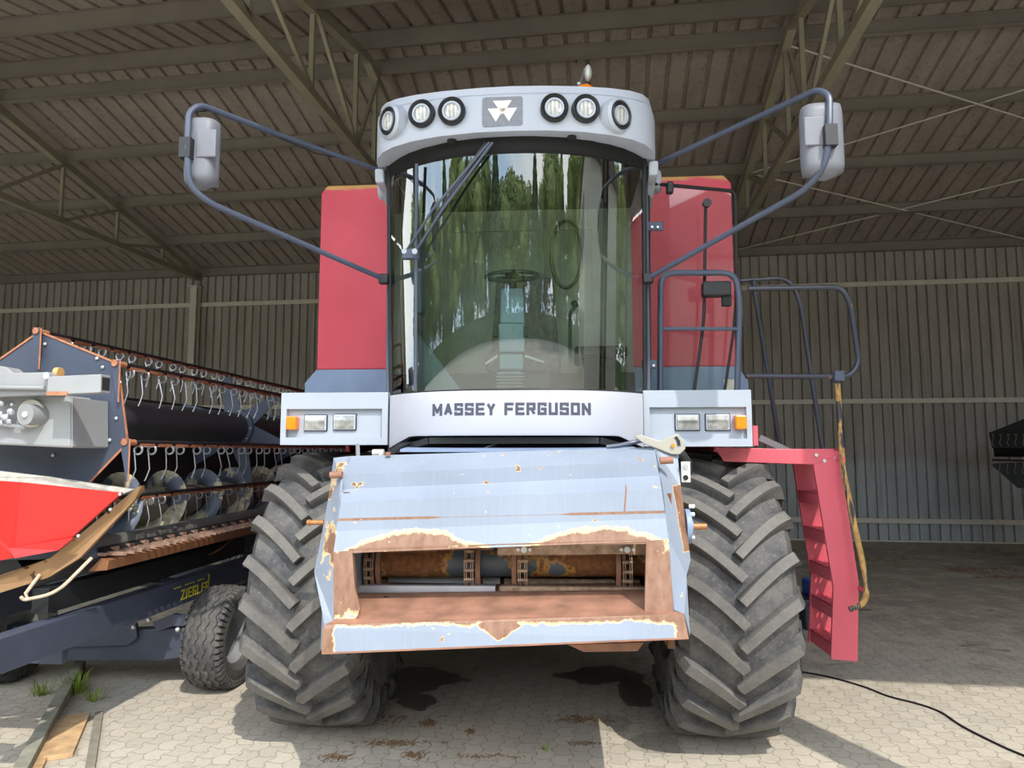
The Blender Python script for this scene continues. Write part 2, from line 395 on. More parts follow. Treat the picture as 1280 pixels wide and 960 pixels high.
ORD = ['lowest roof purlin at the eave above the back wall', 'second roof purlin up from the back wall', 'third roof purlin up from the back wall', 'fourth roof purlin up from the back wall',
       'dark roof purlin just behind the ridge', 'pale broad roof purlin just in front of the ridge', 'second pale roof purlin in front of the ridge', 'third roof purlin in front of the ridge', 'fourth roof purlin in front of the ridge', 'front eave purlin at the open side']
SL = math.atan(SLP)
for i, s_ in enumerate((.02, 1.294, 2.588, 3.882, 5.176, 5.86, 7.12, 8.4, 9.7, 11.0)):
    z = roof_z(s_) + .095; sg = 1 if s_ < RS else -1; mb = MB(); hh = .19 if i < 5 else .24
    # Z-shaped section: top flange, web, bottom flange
    def tr(y, dz): return (y * 1.0 - s_, z + dz - y * SLP * sg)
    for (ya, za, yb, zb) in ((-.04, -.008, .04, 0), (-.004, -hh, .004, 0), (-.05, -hh, .004, -hh + .008)):
        p = [tr(ya, za), tr(yb, za), tr(yb, zb), tr(ya, zb)]
        mb.prism([(U0, a, b) for a, b in p], (U1 - U0, 0, 0))
    o = place(mb.build('roof_purlin', M_purlin)); tag(o, ORD[i] + ', grey steel', 'purlin', 'roof purlins')
for (z, nm) in ((4.87, 'upper'), (2.68, 'middle'), (.515, 'lower')):
    o = place(MB().box(U0, U1, -.05, -.002, z - .045, z + .045).build('wall_rail', M_girt, bevel=.004)); tag(o, nm + ' pale horizontal rail on the corrugated back wall', 'rail', 'rails on the back wall')

TL = {-6.75: 'left steel roof truss ending at the wall column', -1.1: 'middle steel roof truss above the combine cab', 4.1: 'right steel roof truss beside the right mirror', 9.7: 'steel roof truss past the right edge', -12.3: 'steel roof truss past the left edge'}
for u, lab in TL.items():
    r = place(thing('roof_truss', (0, 0, 0), 0, lab, 'truss', 'steel roof trusses'))
    zb = 5.43; zt = lambda s_: roof_z(s_) - .13
    MB().bar((u, -.1, zb), (u, -11.2, zb), .10, .10).build('bottom_chord', M_truss, r)
    MB().bar((u, -.0, zt(0) + .02), (u, -RS, zt(RS)), .10, .12).bar((u, -RS, zt(RS)), (u, -11.2, zt(11.2)), .10, .12).build('top_chord', M_truss, r)
    nodes = [1.29, 2.59, 3.88, 5.17, 5.86, 7.12, 8.4, 9.7]; bn = [.65, 1.94, 3.23, 4.5, 6.5, 7.76, 9.05, 10.2]
    for s_ in nodes: MB().bar((u, -s_, zb), (u, -s_, zt(s_)), .05, .05, (1, 0, 0)).build('vertical_web', M_truss, r)
    for a, b in zip(nodes[:4], nodes[1:5]): MB().bar((u + .03, -a, zt(a)), (u + .03, -b, zb), .04, .05).build('diagonal_web', M_truss, r)
    for a, b in zip(nodes[4:7], nodes[5:8]): MB().bar((u + .03, -a, zb), (u + .03, -b, zt(b)), .04, .05).build('diagonal_web', M_truss, r)
    # wall column and front column
    c = place(thing('steel_column', (0, 0, 0), 0, {-6.75: 'pale steel wall column left of the combine at the back wall', -1.1: 'steel wall column hidden behind the combine', 4.1: 'steel wall column behind the red side panel', 9.7: 'steel wall column behind the far right reel', -12.3: 'steel wall column past the left edge'}[u], 'column', 'back wall columns'))
    MB().box(u - .07, u + .07, -.22, -.205, 0, 5.22).box(u - .005, u + .005, -.205, -.065, 0, 5.22).box(u - .07, u + .07, -.065, -.052, 0, 5.22).build('shaft', M_girt, c)
    MB().box(u - .12, u + .12, -.26, -.05, 5.22, 5.24).build('head_plate', M_girt, c)
    f = place(thing('steel_column', (0, 0, 0), 0, 'front steel column at the open side under the ' + lab.replace(' steel roof truss', ' truss').replace('steel roof truss', 'truss'), 'column', 'front columns'))
    uf = u + .2 if u > 0 else u - 1.0
    MB().box(uf - .12, uf + .12, -11.1, -11.08, 0, 5.38).box(uf - .01, uf + .01, -11.1, -10.9, 0, 5.38).box(uf - .12, uf + .12, -10.92, -10.9, 0, 5.38).build('shaft', M_truss, f)
    MB().box(uf - .17, uf + .17, -11.2, -10.8, 0, .02).build('foot_plate', M_truss, f)
ROD = [((4.1, 5.2), (9.7, 2.6), 'upper brace rod running down to the right of the right mirror'), ((4.1, 2.6), (9.7, 5.2), 'upper brace rod rising to the right of the right mirror'),
       ((4.1, 2.6), (9.7, .05), 'lower brace rod running down to the right corner of the wall'), ((4.1, .05), (9.7, 2.6), 'lower brace rod rising from the wall beside the red panel')]
for (u0, s0), (u1, s1), lab in ROD:
    o = place(MB().tube([(u0, -s0, roof_z(s0) - .12), (u1, -s1, roof_z(s1) - .12)], .011, 8).build('brace_rod', M_girt)); tag(o, 'thin pale ' + lab, 'brace rod', 'roof brace rods')
    o.location.z += 0.03 * ROD.index(((u0, s0), (u1, s1), lab))
p = SH.P(722, 64, -5.05)
lf = place(thing('shed_lamp', (0, 0, 0), 0, 'small rectangular floodlight hanging from the roof purlin above the beacon', 'lamp'))
MB().box(p.x - .16, p.x + .16, p.y - .05, p.y + .05, p.z - .10, p.z + .06).build('lamp_housing', M_grey, lf, bevel=.01)
MB().box(p.x - .14, p.x + .14, p.y - .056, p.y - .048, p.z - .09, p.z + .0).build('lamp_glass', plain('floodlight_glass', srgb(214, 206, 180), .3), lf)
MB().tube([(p.x, p.y, p.z + .06), (p.x + .02, p.y, p.z + .13), (p.x - .02, p.y, roof_z(5.05) - .02)], .012, 6).build('hanger', M_black, lf)
# ---------------------------------------------------------------- the combine harvester (local x right, y back, origin under the front axle)
CF = Frame(0.065, 4.8, rad(-4)); P = CF.P
cb = thing('combine_harvester', CF.o, CF.yaw, 'large red and white combine harvester without header, parked nose-out under the shed roof', 'combine harvester')
def V(*a): return Vector(a)

# --- wheels
def tyre(R, wd, rim_r, nl, lug_h, name='wheel', lugs=True, cx=0, cz=0, y0=0, parent=None, lw=.075):
    r = bpy.data.objects.new(name, None); C.objects.link(r); r.parent = parent; r.location = (cx, y0, cz)
    Rc = R - lug_h; hw = wd / 2
    prof = [(-hw * .72, rim_r), (-hw * .96, rim_r + .05), (-hw * 1.03, rim_r + (Rc - rim_r) * .45), (-hw * .98, Rc - .09), (-hw * .84, Rc - .025), (-hw * .5, Rc - .004), (0, Rc),
            (hw * .5, Rc - .004), (hw * .84, Rc - .025), (hw * .98, Rc - .09), (hw * 1.03, rim_r + (Rc - rim_r) * .45), (hw * .96, rim_r + .05), (hw * .72, rim_r)]
    mb = MB(); mb.lathe(prof, (0, 0, 0), (1, 0, 0), 72)
    def rs(x):
        a = abs(x) / hw
        return Rc - .004 * a - (.03 * ((a - .6) / .4) ** 2 if a > .6 else 0)
    if lugs:
        for sgn in (-1, 1):
            for i in range(nl):
                th0 = 2 * PI * (i + (.5 if sgn > 0 else 0)) / nl
                path = []; K = 9
                for j in range(K + 1):
                    t = j / K
                    x = hw * (1.02 - 1.05 * t) ; s_ = .02 + .27 * (t ** 1.3)
                    path.append((x, s_ / R))
                rows = []
                for j in range(K + 1):
                    a = path[max(0, j - 1)]; b = path[min(K, j + 1)]
                    dx, ds = b[0] - a[0], (b[1] - a[1]) * R; L = math.hypot(dx, ds); nx, ns = -ds / L, dx / L
                    x, th_ = path[j]; wj = lw * (1.0 - .18 * j / K); rr = rs(min(x, hw)); row = []
                    top = lug_h * (1.0 if j > 0 else .5)
                    for (kk, hh) in ((-.62, -.03), (-.40, top), (.40, top), (.62, -.03)):
                        xx = sgn * (x + nx * kk * wj); tt = th0 - th_ - ns * kk * wj / R; rr2 = rr + hh - (.045 if j == 0 and hh > 0 else 0)
                        row.append((xx, -rr2 * math.sin(-tt), rr2 * math.cos(-tt)))
                    rows.append(row)
                # shoulder piece running down the sidewall
                x, th_ = path[0]; low = []
                for (kk, hh) in ((-.62, 0), (-.40, .03), (.40, .03), (.62, 0)):
                    rr2 = Rc - .17; tt = th0 + .03 - kk * lw * 1.1 / R
                    low.append((sgn * (hw * 1.0 + hh), -rr2 * math.sin(-tt), rr2 * math.cos(-tt)))
                rows = [low] + rows
                o = len(mb.v); mb.grid(rows if sgn > 0 else [q[::-1] for q in rows])
                n4 = len(rows); mb.f += [(o, o + 1, o + 2, o + 3)[::-1], tuple(o + (n4 - 1) * 4 + q for q in range(4))]; mb.sm += [False, False]
    mb.build('tyre', M_tyre, r, sharp=30)
    m2 = MB(); m2.lathe([(-hw * .72, rim_r + .01), (-hw * .70, rim_r - .03), (-hw * .3, rim_r - .07), (hw * .3, rim_r - .07), (hw * .70, rim_r - .03), (hw * .72, rim_r + .01)], (0, 0, 0), (1, 0, 0), 48)
    m2.lathe([(hw * .1, 0), (hw * .12, .12), (hw * .02, .2), (hw * .25, rim_r - .07)], (0, 0, 0), (1, 0, 0), 48)
    m2.lathe([(-.1, 0), (-.1, .1), (.02, .11)], (0, 0, 0), (1, 0, 0), 24)
    m2.build('rim', M_white, r)
    return r
# lug V points downwards on the front face
for cx in (-1.235, 1.24):
    wv = tyre(.88, .66, .40, 22, .062, 'front_wheel', True, cx, .872, 0, cb)
    wv.rotation_euler = (rad(4 if cx < 0 else 9), 0, 0)
for cx in (-1.1, 1.1): tyre(.62, .42, .30, 18, .035, 'rear_wheel', True, cx, .615, 3.9, cb, .055)
MB().cyl((-1.2, 0, .88), (1.2, 0, .88), .11).cyl((-.95, 0, .88), (-.75, 0, .88), .24).cyl((.75, 0, .88), (.95, 0, .88), .24).box(-.35, .35, -.2, .25, .68, 1.0).build('front_axle', M_dark, cb)
MB().bar((-1.1, 3.9, .62), (1.1, 3.9, .62), .14, .16).bar((0, 3.9, .62), (0, 3.9, 1.0), .3, .3).build('rear_axle', M_dark, cb)

# --- hull
mb = MB(); mb.prism([(-.78, 0.1, 1.75), (-.78, .1, 1.05), (-.70, .5, .85), (-.70, 4.4, .85), (-.78, 5.6, 1.4), (-.78, 5.6, 2.3), (-.78, .1, 2.3)], (1.56, 0, 0)); mb.build('threshing_body', M_dark, cb)
M_hop = None
def hopper_mat():
    k = MT('hopper_red_paint'); z = k.xyz()[2]; n = k.noise(2.2, 5); n2 = k.noise(6, 6, (.6, .6, 3))
    c = k.mix(k.step(n, .3, .7), srgb(196, 58, 76), srgb(212, 74, 90))
    f = k.ma('MULTIPLY', k.step(k.ma('ADD', z, k.ma('MULTIPLY', k.ma('SUBTRACT', n2, .5), .1)), 3.742, 3.755), 1)
    c = k.mix(f, c, srgb(200, 150, 84)); k.base(c); k.rough(.5); return k.m
M_hop = hopper_mat()
body = MB(); zb, zt = 2.36, 3.775
pl = [(-1.545, zb), (-1.545, zt - .06), (-1.50, zt), (1.47, zt), (1.525, zt - .06), (1.525, zb)]
body.prism([(x, .30, z) for x, z in pl], (0, 3.4, 0)); body.build('grain_tank', M_hop, cb, bevel=.01, label='faded red grain tank panels beside the cab')
MB().prism([(-1.545, .29, 2.36), (-1.63, .29, 2.26), (-1.63, .29, 2.05), (1.6, .29, 2.05), (1.6, .29, 2.26), (1.525, .29, 2.36)], (0, 3.4, 0)).build('tank_base_panel', M_bluebase, cb, bevel=.008)
MB().prism([(-1.5, 3.7, 3.5), (-1.5, 5.9, 3.1), (-1.5, 5.9, 1.5), (-1.5, 3.7, 1.5)], (3.0, 0, 0)).build('engine_hood', M_hop, cb, bevel=.02)
for sx in (-1, 1):
    MB().prism([(sx * 1.5, 1.0, 2.05), (sx * 1.5, 5.6, 2.05), (sx * 1.5, 5.6, 1.3), (sx * 1.5, 1.3, 1.2), (sx * 1.5, 1.0, 1.8)], (sx * .03, 0, 0)).build('side_panel', M_hop, cb)

# --- cab: glass, pillars, floor, roof cap
def wy(x, z):   # windscreen surface
    return -.825 + .295 * (abs(x) / .775) ** 2.4 - (z - 2.1) * .115
mb = MB(); N = 36
xs_ = [-.775 + 1.55 * i / N for i in range(N + 1)]; xs_ = [.775 * math.sin(x / .775 * PI / 2) if True else x for x in xs_]
mb.grid([[(x, wy(x, z), z) for x in xs_] for z in [2.095 + 1.50 * j / 10 for j in range(11)]], True)
mb.build('windscreen', M_wind, cb, sharp=180)
mb = MB()
for sx in (-1, 1):
    mb.tube([(sx * .775, wy(.775, z), z) for z in (2.09, 2.6, 3.1, 3.6)], .014, 8)
mb.tube([(x, wy(x, 2.1) - .004, 2.098) for x in xs_], .010, 6)
mb.build('windscreen_seal', M_door, cb)
# cab shell behind the glass
for sx in (-1, 1):
    MB().bar((sx * .79, -.50, 2.0), (sx * .79, -.56, 3.55), .035, .07, (0, 1, 0)).build('cab_pillar', M_bluegrey, cb, bevel=.006)
    MB().bar((sx * .74, .22, 2.0), (sx * .74, .22, 3.6), .06, .06, (0, 1, 0)).build('cab_pillar', M_bluegrey, cb, bevel=.006)
mb = MB(); mb.grid([[(x, wy(x, z) - .004, z) for x in xs_[2:-2]] for z in (3.425, 3.50, 3.60)], True); mb.build('sun_strip', M_blackm, cb, sharp=180, solid=.002)
MB().box(-.78, -.5, .18, .27, 2.0, 3.6).box(.5, .78, .18, .27, 2.0, 3.6).box(-.5, .5, .18, .27, 2.0, 2.75).box(-.5, .5, .18, .27, 3.35, 3.6).build('cab_rear_wall', plain('cab_lining', srgb(138, 140, 128), .8), cb)
MB().box(-.5, .5, .2, .21, 2.75, 3.35).build('rear_window', plain('rear_panel', srgb(134, 138, 124), .6), cb)
MB().box(-.77, .77, -.55, .27, 1.98, 2.04).build('cab_floor', plain('cab_mat', srgb(120, 112, 100), .9), cb)
MB().box(-.78, .78, -.72, .27, 3.50, 3.56).build('cab_headliner', M_dark, cb)
MB().box(-.80, -.785, -.48, .2, 2.05, 3.5).build('left_cab_window', M_wind, cb)

# white front panel
def py_(x): return -.90 + .32 * (abs(x) / .775) ** 3
mb = MB(); xs2 = [-.765 + 1.515 * i / 40 for i in range(41)]
def zbot(x):
    a = abs(x + .005); return 1.842 if a < .60 else 1.842 - (a - .60) * .42
rows = []
for (f, dy) in ((0, .12), (0, .03), (0, 0), (.08, -.006), (.9, -.006), (1, .0), (1, .05), (1, .2)):
    rows.append([(x, py_(x) + dy, zbot(x) + (2.092 - zbot(x)) * f) for x in xs2])
mb.grid(rows, True); mb.build('front_panel', M_whitel, cb, sharp=50)
lw_ = .895; cx_ = -.012
def tf(u, v, d): x = cx_ - lw_ / 2 + u; x2 = x; return (x2, py_(x2) - .0068 - d, 1.953 + v)
lettering('MASSEY FERGUSON', lw_, .070, .0160, .20, tf, .0006, .55).build('lettering', M_decal, cb, label='dark block lettering MASSEY FERGUSON')
# dark void and cab underside
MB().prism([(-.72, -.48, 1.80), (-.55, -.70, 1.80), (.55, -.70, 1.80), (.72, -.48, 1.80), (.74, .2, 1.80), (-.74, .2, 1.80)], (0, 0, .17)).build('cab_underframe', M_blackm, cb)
mb = MB(); mb.bar((-.70, -.64, 1.76), (-.48, -.80, 1.815), .03, .035).bar((-.48, -.80, 1.815), (.48, -.80, 1.815), .03, .035).bar((.48, -.80, 1.815), (.70, -.64, 1.76), .03, .035); mb.build('under_cab_rail', M_black, cb)
mb = MB(); mb.box(-.058, -.0 + .07, -.79, -.785, 1.80, 1.83); 
o = mb.build('warning_decal', plain('decal_amber', srgb(190, 140, 40), .5), cb); o.location = (.02, 0, -.0)

# roof cap
cap = [(-.0, -1.075), (.2, -1.068), (.4, -1.045), (.56, -1.01), (.68, -.965), (.755, -.915), (.80, -.85), (.83, -.74), (.85, -.55), (.86, -.3), (.86, .1), (.84, .3), (.78, .38)]
loop = cap + [(-x, y) for x, y in cap[::-1] if x > 0]
def off(p, d):
    x, y = p; cx0, cy0 = 0, -.3; sxx = (abs(x) - d) / max(abs(x), 1e-6) if abs(x) > d else 0
    return (x * sxx, y + (d * min(1, max(0, (-.4 - y) / .3))) - (d if y > .2 else 0))
def zl(p, zc, ze):
    a = min(1, abs(p[0]) / .8); return zc + (ze - zc) * a ** 3
rows = []
for d, zc, ze in ((.17, 3.525, 3.53), (.0, 3.512, 3.475), (-.004, 3.53, 3.495), (-.004, 3.70, 3.70), (.0, 3.722, 3.728), (.012, 3.728, 3.734), (.008, 3.735, 3.741), (.012, 3.775, 3.79), (.04, 3.792, 3.81), (.25, 3.80, 3.83)):
    rows.append([(*off(p, d), zl(p, zc, ze)) for p in loop])
mb = MB(); mb.grid(rows, True, True); n = len(loop)
mb.f += [tuple(range(n)), tuple(range(len(mb.v) - n, len(mb.v)))[::-1]]; mb.sm += [False, False]
rc = mb.build('cab_roof', M_white, cb, sharp=32)
def cy_(x):
    pts = sorted([(abs(a), b) for a, b in cap[:8]]); x = abs(x)
    for (a, b), (c_, d) in zip(pts, pts[1:]):
        if a <= x <= c_: return b + (d - b) * (x - a) / (c_ - a)
    return pts[-1][1]
for s_ in (-1, 1): MB().prism([(s_ * .80, -.72, 3.47), (s_ * .80, -.28, 3.42), (s_ * .80, -.34, 3.30), (s_ * .80, -.55, 3.38), (s_ * .80, -.70, 3.39)], (s_ * .055, 0, 0)).build('roof_skirt', M_white, rc, bevel=.01)
for s_ in (-1, 1):
    l = MB(); l.lathe([(0, .075), (.05, .075), (.065, .06), (.07, 0)], (s_ * .85, -.38, 3.47), (s_, -.1, 0), 24); l.build('side_lamp_housing', M_white, rc)
for x in (-.34, .34): MB().cyl((x, -.98, 3.513), (x, -.98, 3.50), .026, 16).build('vent_plug', M_dark, rc)
mb = MB(); mb.prism([(-.25, -.955, 3.508), (-.25, -.86, 3.508), (.22, -.86, 3.508), (.22, -.955, 3.508)], (0, 0, .01)); mb.build('soffit_cover', M_dark, rc)
# work lamps
def lamp(px, py, out, yaw):
    q = P(px, py, -1.02); yy = cy_(q.x); q = P(px, py, yy)
    r = bpy.data.objects.new('work_lamp', None); C.objects.link(r); r.parent = cb
    a = Vector((math.sin(yaw), -math.cos(yaw), -.10)).normalized(); R = .077
    if out: MB().lathe([(-.12, R + .022), (.004, R + .02), (.018, R + .006), (.012, R)], q + a * .022, a, 40).build('lamp_collar', M_white, r)
    q2 = q + a * (.035 if out else .032)
    MB().lathe([(-.05, R), (.004, R), (.010, R - .006), (-.004, R - .02), (-.03, R - .022)], q2, a, 40).build('bezel', M_black, r)
    MB().lathe([(-.01, R - .022), (.004, R - .024), (.004, R - .034), (-.006, R - .036)], q2, a, 40).build('lens_ring', M_white, r)
    MB().lathe([(-.006, R - .034), (-.02, R - .040), (-.03, .02), (-.03, 0)], q2, a, 32).build('reflector', M_reflector, r)
    g = MB(); g.lathe([(-.004, R - .035), (.001, .02), (.001, 0)], q2, a, 32); g.build('lens', M_lamp, r)
def lampglass():
    k = MT('lamp_cover_glass'); t = k.t; out = t.nodes['Material Output']; tr = k.n('ShaderNodeBsdfTransparent'); tr.inputs[0].default_value = (.95, .95, .9, 1)
    wv = k.n('ShaderNodeTexWave'); wv.inputs['Scale'].default_value = 14; k.l(k.coord(), wv.inputs['Vector'])
    k.base((.85, .84, .80)); k.rough(.1); mx = k.n('ShaderNodeMixShader'); f = k.ma('MULTIPLY_ADD', wv.outputs['Fac'], .4, .25)
    k.l(f, mx.inputs[0]); k.l(tr.outputs[0], mx.inputs[1]); k.l(k.b.outputs[0], mx.inputs[2]); k.l(mx.outputs[0], out.inputs[0]); return k.m
M_lamp = lampglass()
for a in ((491, 153, 1, rad(-42)), (529, 144, 0, rad(-12)), (566, 141, 0, rad(-5)), (692.5, 137, 0, rad(6)), (731, 138, 0, rad(13)), (771, 146, 1, rad(42))): lamp(*a)
# emblem
e0 = P(628, 139.5, -1.078); ew, eh = .112, .085
pts = []
for (cx0, cz0, a0) in ((ew - .015, eh - .015, 0), (-ew + .015, eh - .015, 90), (-ew + .015, -eh + .015, 180), (ew - .015, -eh + .015, 270)):
    for k_ in range(5): a = rad(a0 + k_ * 22.5); pts.append((e0.x + cx0 + .015 * math.cos(a), -1.079, e0.z + cz0 + .015 * math.sin(a)))
em = MB().prism(pts[::-1], (0, .02, 0)).build('emblem_plate', M_badge, cb)
def tri3(cx0, cz0, w_, h_): return [(e0.x + cx0 - w_, -1.082, e0.z + cz0), (e0.x + cx0, -1.082, e0.z + cz0 - h_), (e0.x + cx0 + w_, -1.082, e0.z + cz0)]
MB().prism(tri3(0, .062, .052, .08)[:], (0, .004, 0)).prism(tri3(-.036, .018, .046, .076), (0, .004, 0)).prism(tri3(.036, .018, .046, .076), (0, .004, 0)).build('emblem_triangles', M_badgew, em, label='three pale triangles of the emblem')
# beacon on the roof
q = P(731, 107, -.75); q.y = -.75; zc = 3.775
bk = MB().cyl((q.x, -.75, 3.70), (q.x, -.75, zc), .03).cyl((q.x, -.75, zc), (q.x, -.75, zc + .03), .075).build('beacon', M_black, cb)
mb = MB(); mb.lathe([(0, .07), (.05, .072), (.09, .066), (.115, .045), (.12, 0)], (q.x, -.75, zc + .03), (0, 0, 1), 28); mb.build('beacon_lens', M_orange, bk)
mb = MB(); mb.ball((q.x + .02, -.75, zc + .235), .05, 8, (.45, .8, 1)).build('beacon_deflector', M_zinc, bk)
MB().tube([(q.x - .03, -.55, zc + .13), (q.x - .035, -.55, zc + .22), (q.x, -.75, zc + .26)], .008, 6).ball((q.x - .035, -.75, zc + .17), .014, 6).build('beacon_bracket', M_steel, bk)

# wipers
wp = bpy.data.objects.new('wiper', None); C.objects.link(wp); wp.parent = cb
def wp_(px, py, d=.03):
    q = P(px, py, -.85); q = P(px, py, wy(q.x, q.z) - d); return q
MB().tube([wp_(519, 487), wp_(520, 312), wp_(521, 205, .05)], .011, 8).build('washer_rail', M_bluegrey, wp)
MB().tube([wp_(507, 315, .05), wp_(541, 262, .06), wp_(612, 178, .04)], .008, 8).build('wiper_arm', M_bluegrey, wp)
MB().tube([wp_(519, 315, .05), wp_(553, 262, .06), wp_(616, 178, .04)], .008, 8).build('wiper_arm', M_bluegrey, wp)
MB().bar(wp_(546, 270, .015), wp_(608, 178, .012), .012, .02).build('wiper_blade', M_black, wp)
q = wp_(513, 315, .05); MB().box(q.x - .045, q.x + .05, q.y - .015, q.y + .03, q.z - .04, q.z + .015).build('wiper_bracket', M_bluegrey, wp)
for px in (506, 519): q = wp_(px, 315, .07); MB().cyl(q, q + V(0, -.02, 0), .016, 12).build('pivot_cap', M_white, wp)

# interior
st = bpy.data.objects.new('steering_column', None); C.objects.link(st); st.parent = cb
def pr4(px0, px1, y0, y1, yl0, yl1, th=.08):
    a, b = P(px0[0], y0, yl0), P(px0[1], y0, yl0); c_, d = P(px1[1], y1, yl1), P(px1[0], y1, yl1)
    return [a, b, c_, d]
for i, (a, b, y0, y1, u, v) in enumerate((((626, 653), (625, 656), 360, 404, -.36, -.42), ((623, 656), (624, 656), 404, 440, -.44, -.40), ((624, 654), (624, 654), 442, 462, -.42, -.42), ((623, 652), (621, 654), 464, 490, -.42, -.42))):
    MB().prism(pr4(a, b, y0, y1, u, v), (0, .12, 0)).build('column_cover', M_col, st, bevel=.012)
mb = MB()
for j in range(6): q = P(638, 467 + j * 4, -.43); mb.box(q.x - .085, q.x + .085, -.45, -.3, q.z - .006, q.z + .003)
mb.build('column_bellows', M_grey, st)
for s_ in (-1, 1): q = P(638 + s_ * 19, 408, -.43); MB().box(q.x - .012, q.x + .012, -.44, -.36, q.z - .06, q.z).build('column_hinge', M_black, st)
q = P(640, 345, -.35); ax = Vector((0, -.45, 1)).normalized(); u = Vector((1, 0, 0)); v = ax.cross(u)
MB().tube([q + (u * math.cos(t) + v * math.sin(t)) * .168 for t in [2 * PI * i / 40 for i in range(40)]], .014, 8, True).build('steering_wheel', plain('wheel_rubber', srgb(40, 48, 54), .35), st)
mb = MB(); mb.cyl(q - ax * .02, q + ax * .02, .045)
for a in (0, 130, 230): t = rad(a + 90); mb.bar(q, q + (u * math.cos(t) + v * math.sin(t)) * .16, .03, .012)
mb.cyl(q - ax * .02, q + Vector((0, .05, -.14)), .03); mb.build('wheel_hub', M_black, st)
for (x0, y0, x1, y1) in ((656, 445, 680, 453), (622, 445, 607, 455)): MB().tube([P(x0, y0, -.42), P(x1, y1, -.42)], .009, 8).build('control_stalk', M_zinc, st)
se = bpy.data.objects.new('operator_seat', None); C.objects.link(se); se.parent = cb
MB().box(-.23, .27, -.25, .1, 2.26, 2.42).build('seat_cushion', M_seat, se, bevel=.05)
MB().prism([(-.22, .05, 2.4), (.26, .05, 2.4), (.22, .05, 2.98), (-.18, .05, 2.98)], (0, .1, 0)).build('seat_back', M_seat, se, bevel=.04)
MB().box(-.15, .2, -.2, .08, 2.04, 2.26).build('seat_base', M_black, se)
MB().box(.36, .70, -.3, .15, 2.35, 2.43).box(.40, .66, -.25, .12, 2.05, 2.35).build('control_console', M_dark, cb, bevel=.02)
MB().tube(fillet([(.33, -.35, 2.3), (.33, -.4, 2.62), (.36, -.4, 2.66)], .05), .012, 8).ball((.36, -.4, 2.68), .025).build('drive_lever', M_black, cb)
MB().box(-.74, -.62, -.35, -.25, 2.65, 2.95).build('cab_monitor', M_col, cb, bevel=.01)
MB().prism([(-.72, -.3, 2.05), (-.3, -.3, 2.05), (-.68, -.3, 2.55), (-.72, -.3, 2.55)], (0, .02, 0)).build('inner_side_panel', M_col, cb)
MB().tube([P(708 + 19 * math.cos(t), 318 + 42 * math.sin(t), .1) for t in [2 * PI * i / 30 for i in range(30)]], .014, 6, True).build('oval_reflection_ring', M_black, cb)  # oval reflection in the windscreen, modelled as a black ring inside the cab

M_panel = plain('light_panel_plastic', srgb(160, 168, 180), .45, var=.04, scale=3)
# light panels left and right of the cab
def light_panel(l, t, r_, b, leds, turn, nm):
    y = -.60; A = P(l, t, y); B = P(r_, b, y); x0, x1, z1, z0 = A.x, B.x, A.z, B.z
    g = bpy.data.objects.new(nm, None); C.objects.link(g); g.parent = cb
    rx0, rx1 = x0 + .035, x1 - .035
    if turn[0] > 640: rx1 = x1 - .03; rx0 = x0 + .035
    rz0, rz1 = z0 + .045, z1 - .10
    mb = MB()
    mb.box(x0, x1, y + .03, y + .36, z0, z1)
    for bx in ((x0, x1, rz1, z1), (x0, x1, z0, rz0), (x0, rx0, rz0, rz1), (rx1, x1, rz0, rz1)):
        mb.box(bx[0], bx[1], y, y + .032, bx[2], bx[3])
    mb.build('panel_shell', M_panel, g)
    for (cx0, cy0) in leds:
        q = P(cx0, cy0, y); h = bpy.data.objects.new('headlight', None); C.objects.link(h); h.parent = g
        w2, h2 = .073, .051
        MB().box(q.x - w2, q.x + w2, y + .016, y + .034, q.z - h2, q.z + h2).build('headlight_gasket', M_black, h, bevel=.006)
        MB().box(q.x - w2 + .004, q.x + w2 - .004, y + .012, y + .03, q.z - h2 + .004, q.z + h2 - .004).build('headlight_frame', M_white, h, bevel=.006)
        mb = MB(); rows = []
        for i in range(9):
            rows.append([(q.x - .060 + .12 * j / 12, y + .004 + .006 * ((i - 4) / 4) ** 2, q.z - .040 + .08 * i / 8) for j in range(13)])
        mb.grid(rows, True); mb.build('headlight_lens', M_hl, h)
    q = P(*turn, y)
    MB().box(q.x - .031, q.x + .031, y - .035, y + .03, q.z - .041, q.z + .041).build('turn_signal', M_orange, g, bevel=.008, label='amber turn signal')
    return g
def hlmat():
    k = MT('headlight_glass'); n = k.n('ShaderNodeTexWave'); n.inputs['Scale'].default_value = 30; k.l(k.coord(), n.inputs['Vector'])
    c = k.mix(n.outputs['Fac'], srgb(148, 150, 146), srgb(186, 186, 182)); c = k.mix(k.ma('MULTIPLY', k.step(k.noise(18, 2), .45, .65), .7), c, srgb(112, 112, 108)); k.base(c)
    k.rough(.12); k.b.inputs['Metallic'].default_value = .3; return k.m
M_hl = hlmat()
light_panel(352, 491, 484, 556, [(393, 528.5), (429.5, 527.5)], (366, 529), 'left_light_panel')
light_panel(804, 488, 941, 558, [(860, 527.5), (898, 527.5)], (925, 528), 'right_light_panel')
MB().bar((-.77, -.45, 1.75), (-.77, -.45, 2.1), .03, .2, (0, 1, 0)).bar((.76, -.45, 1.75), (.76, -.45, 2.1), .03, .2, (0, 1, 0)).build('panel_bracket', M_bluegrey, cb)

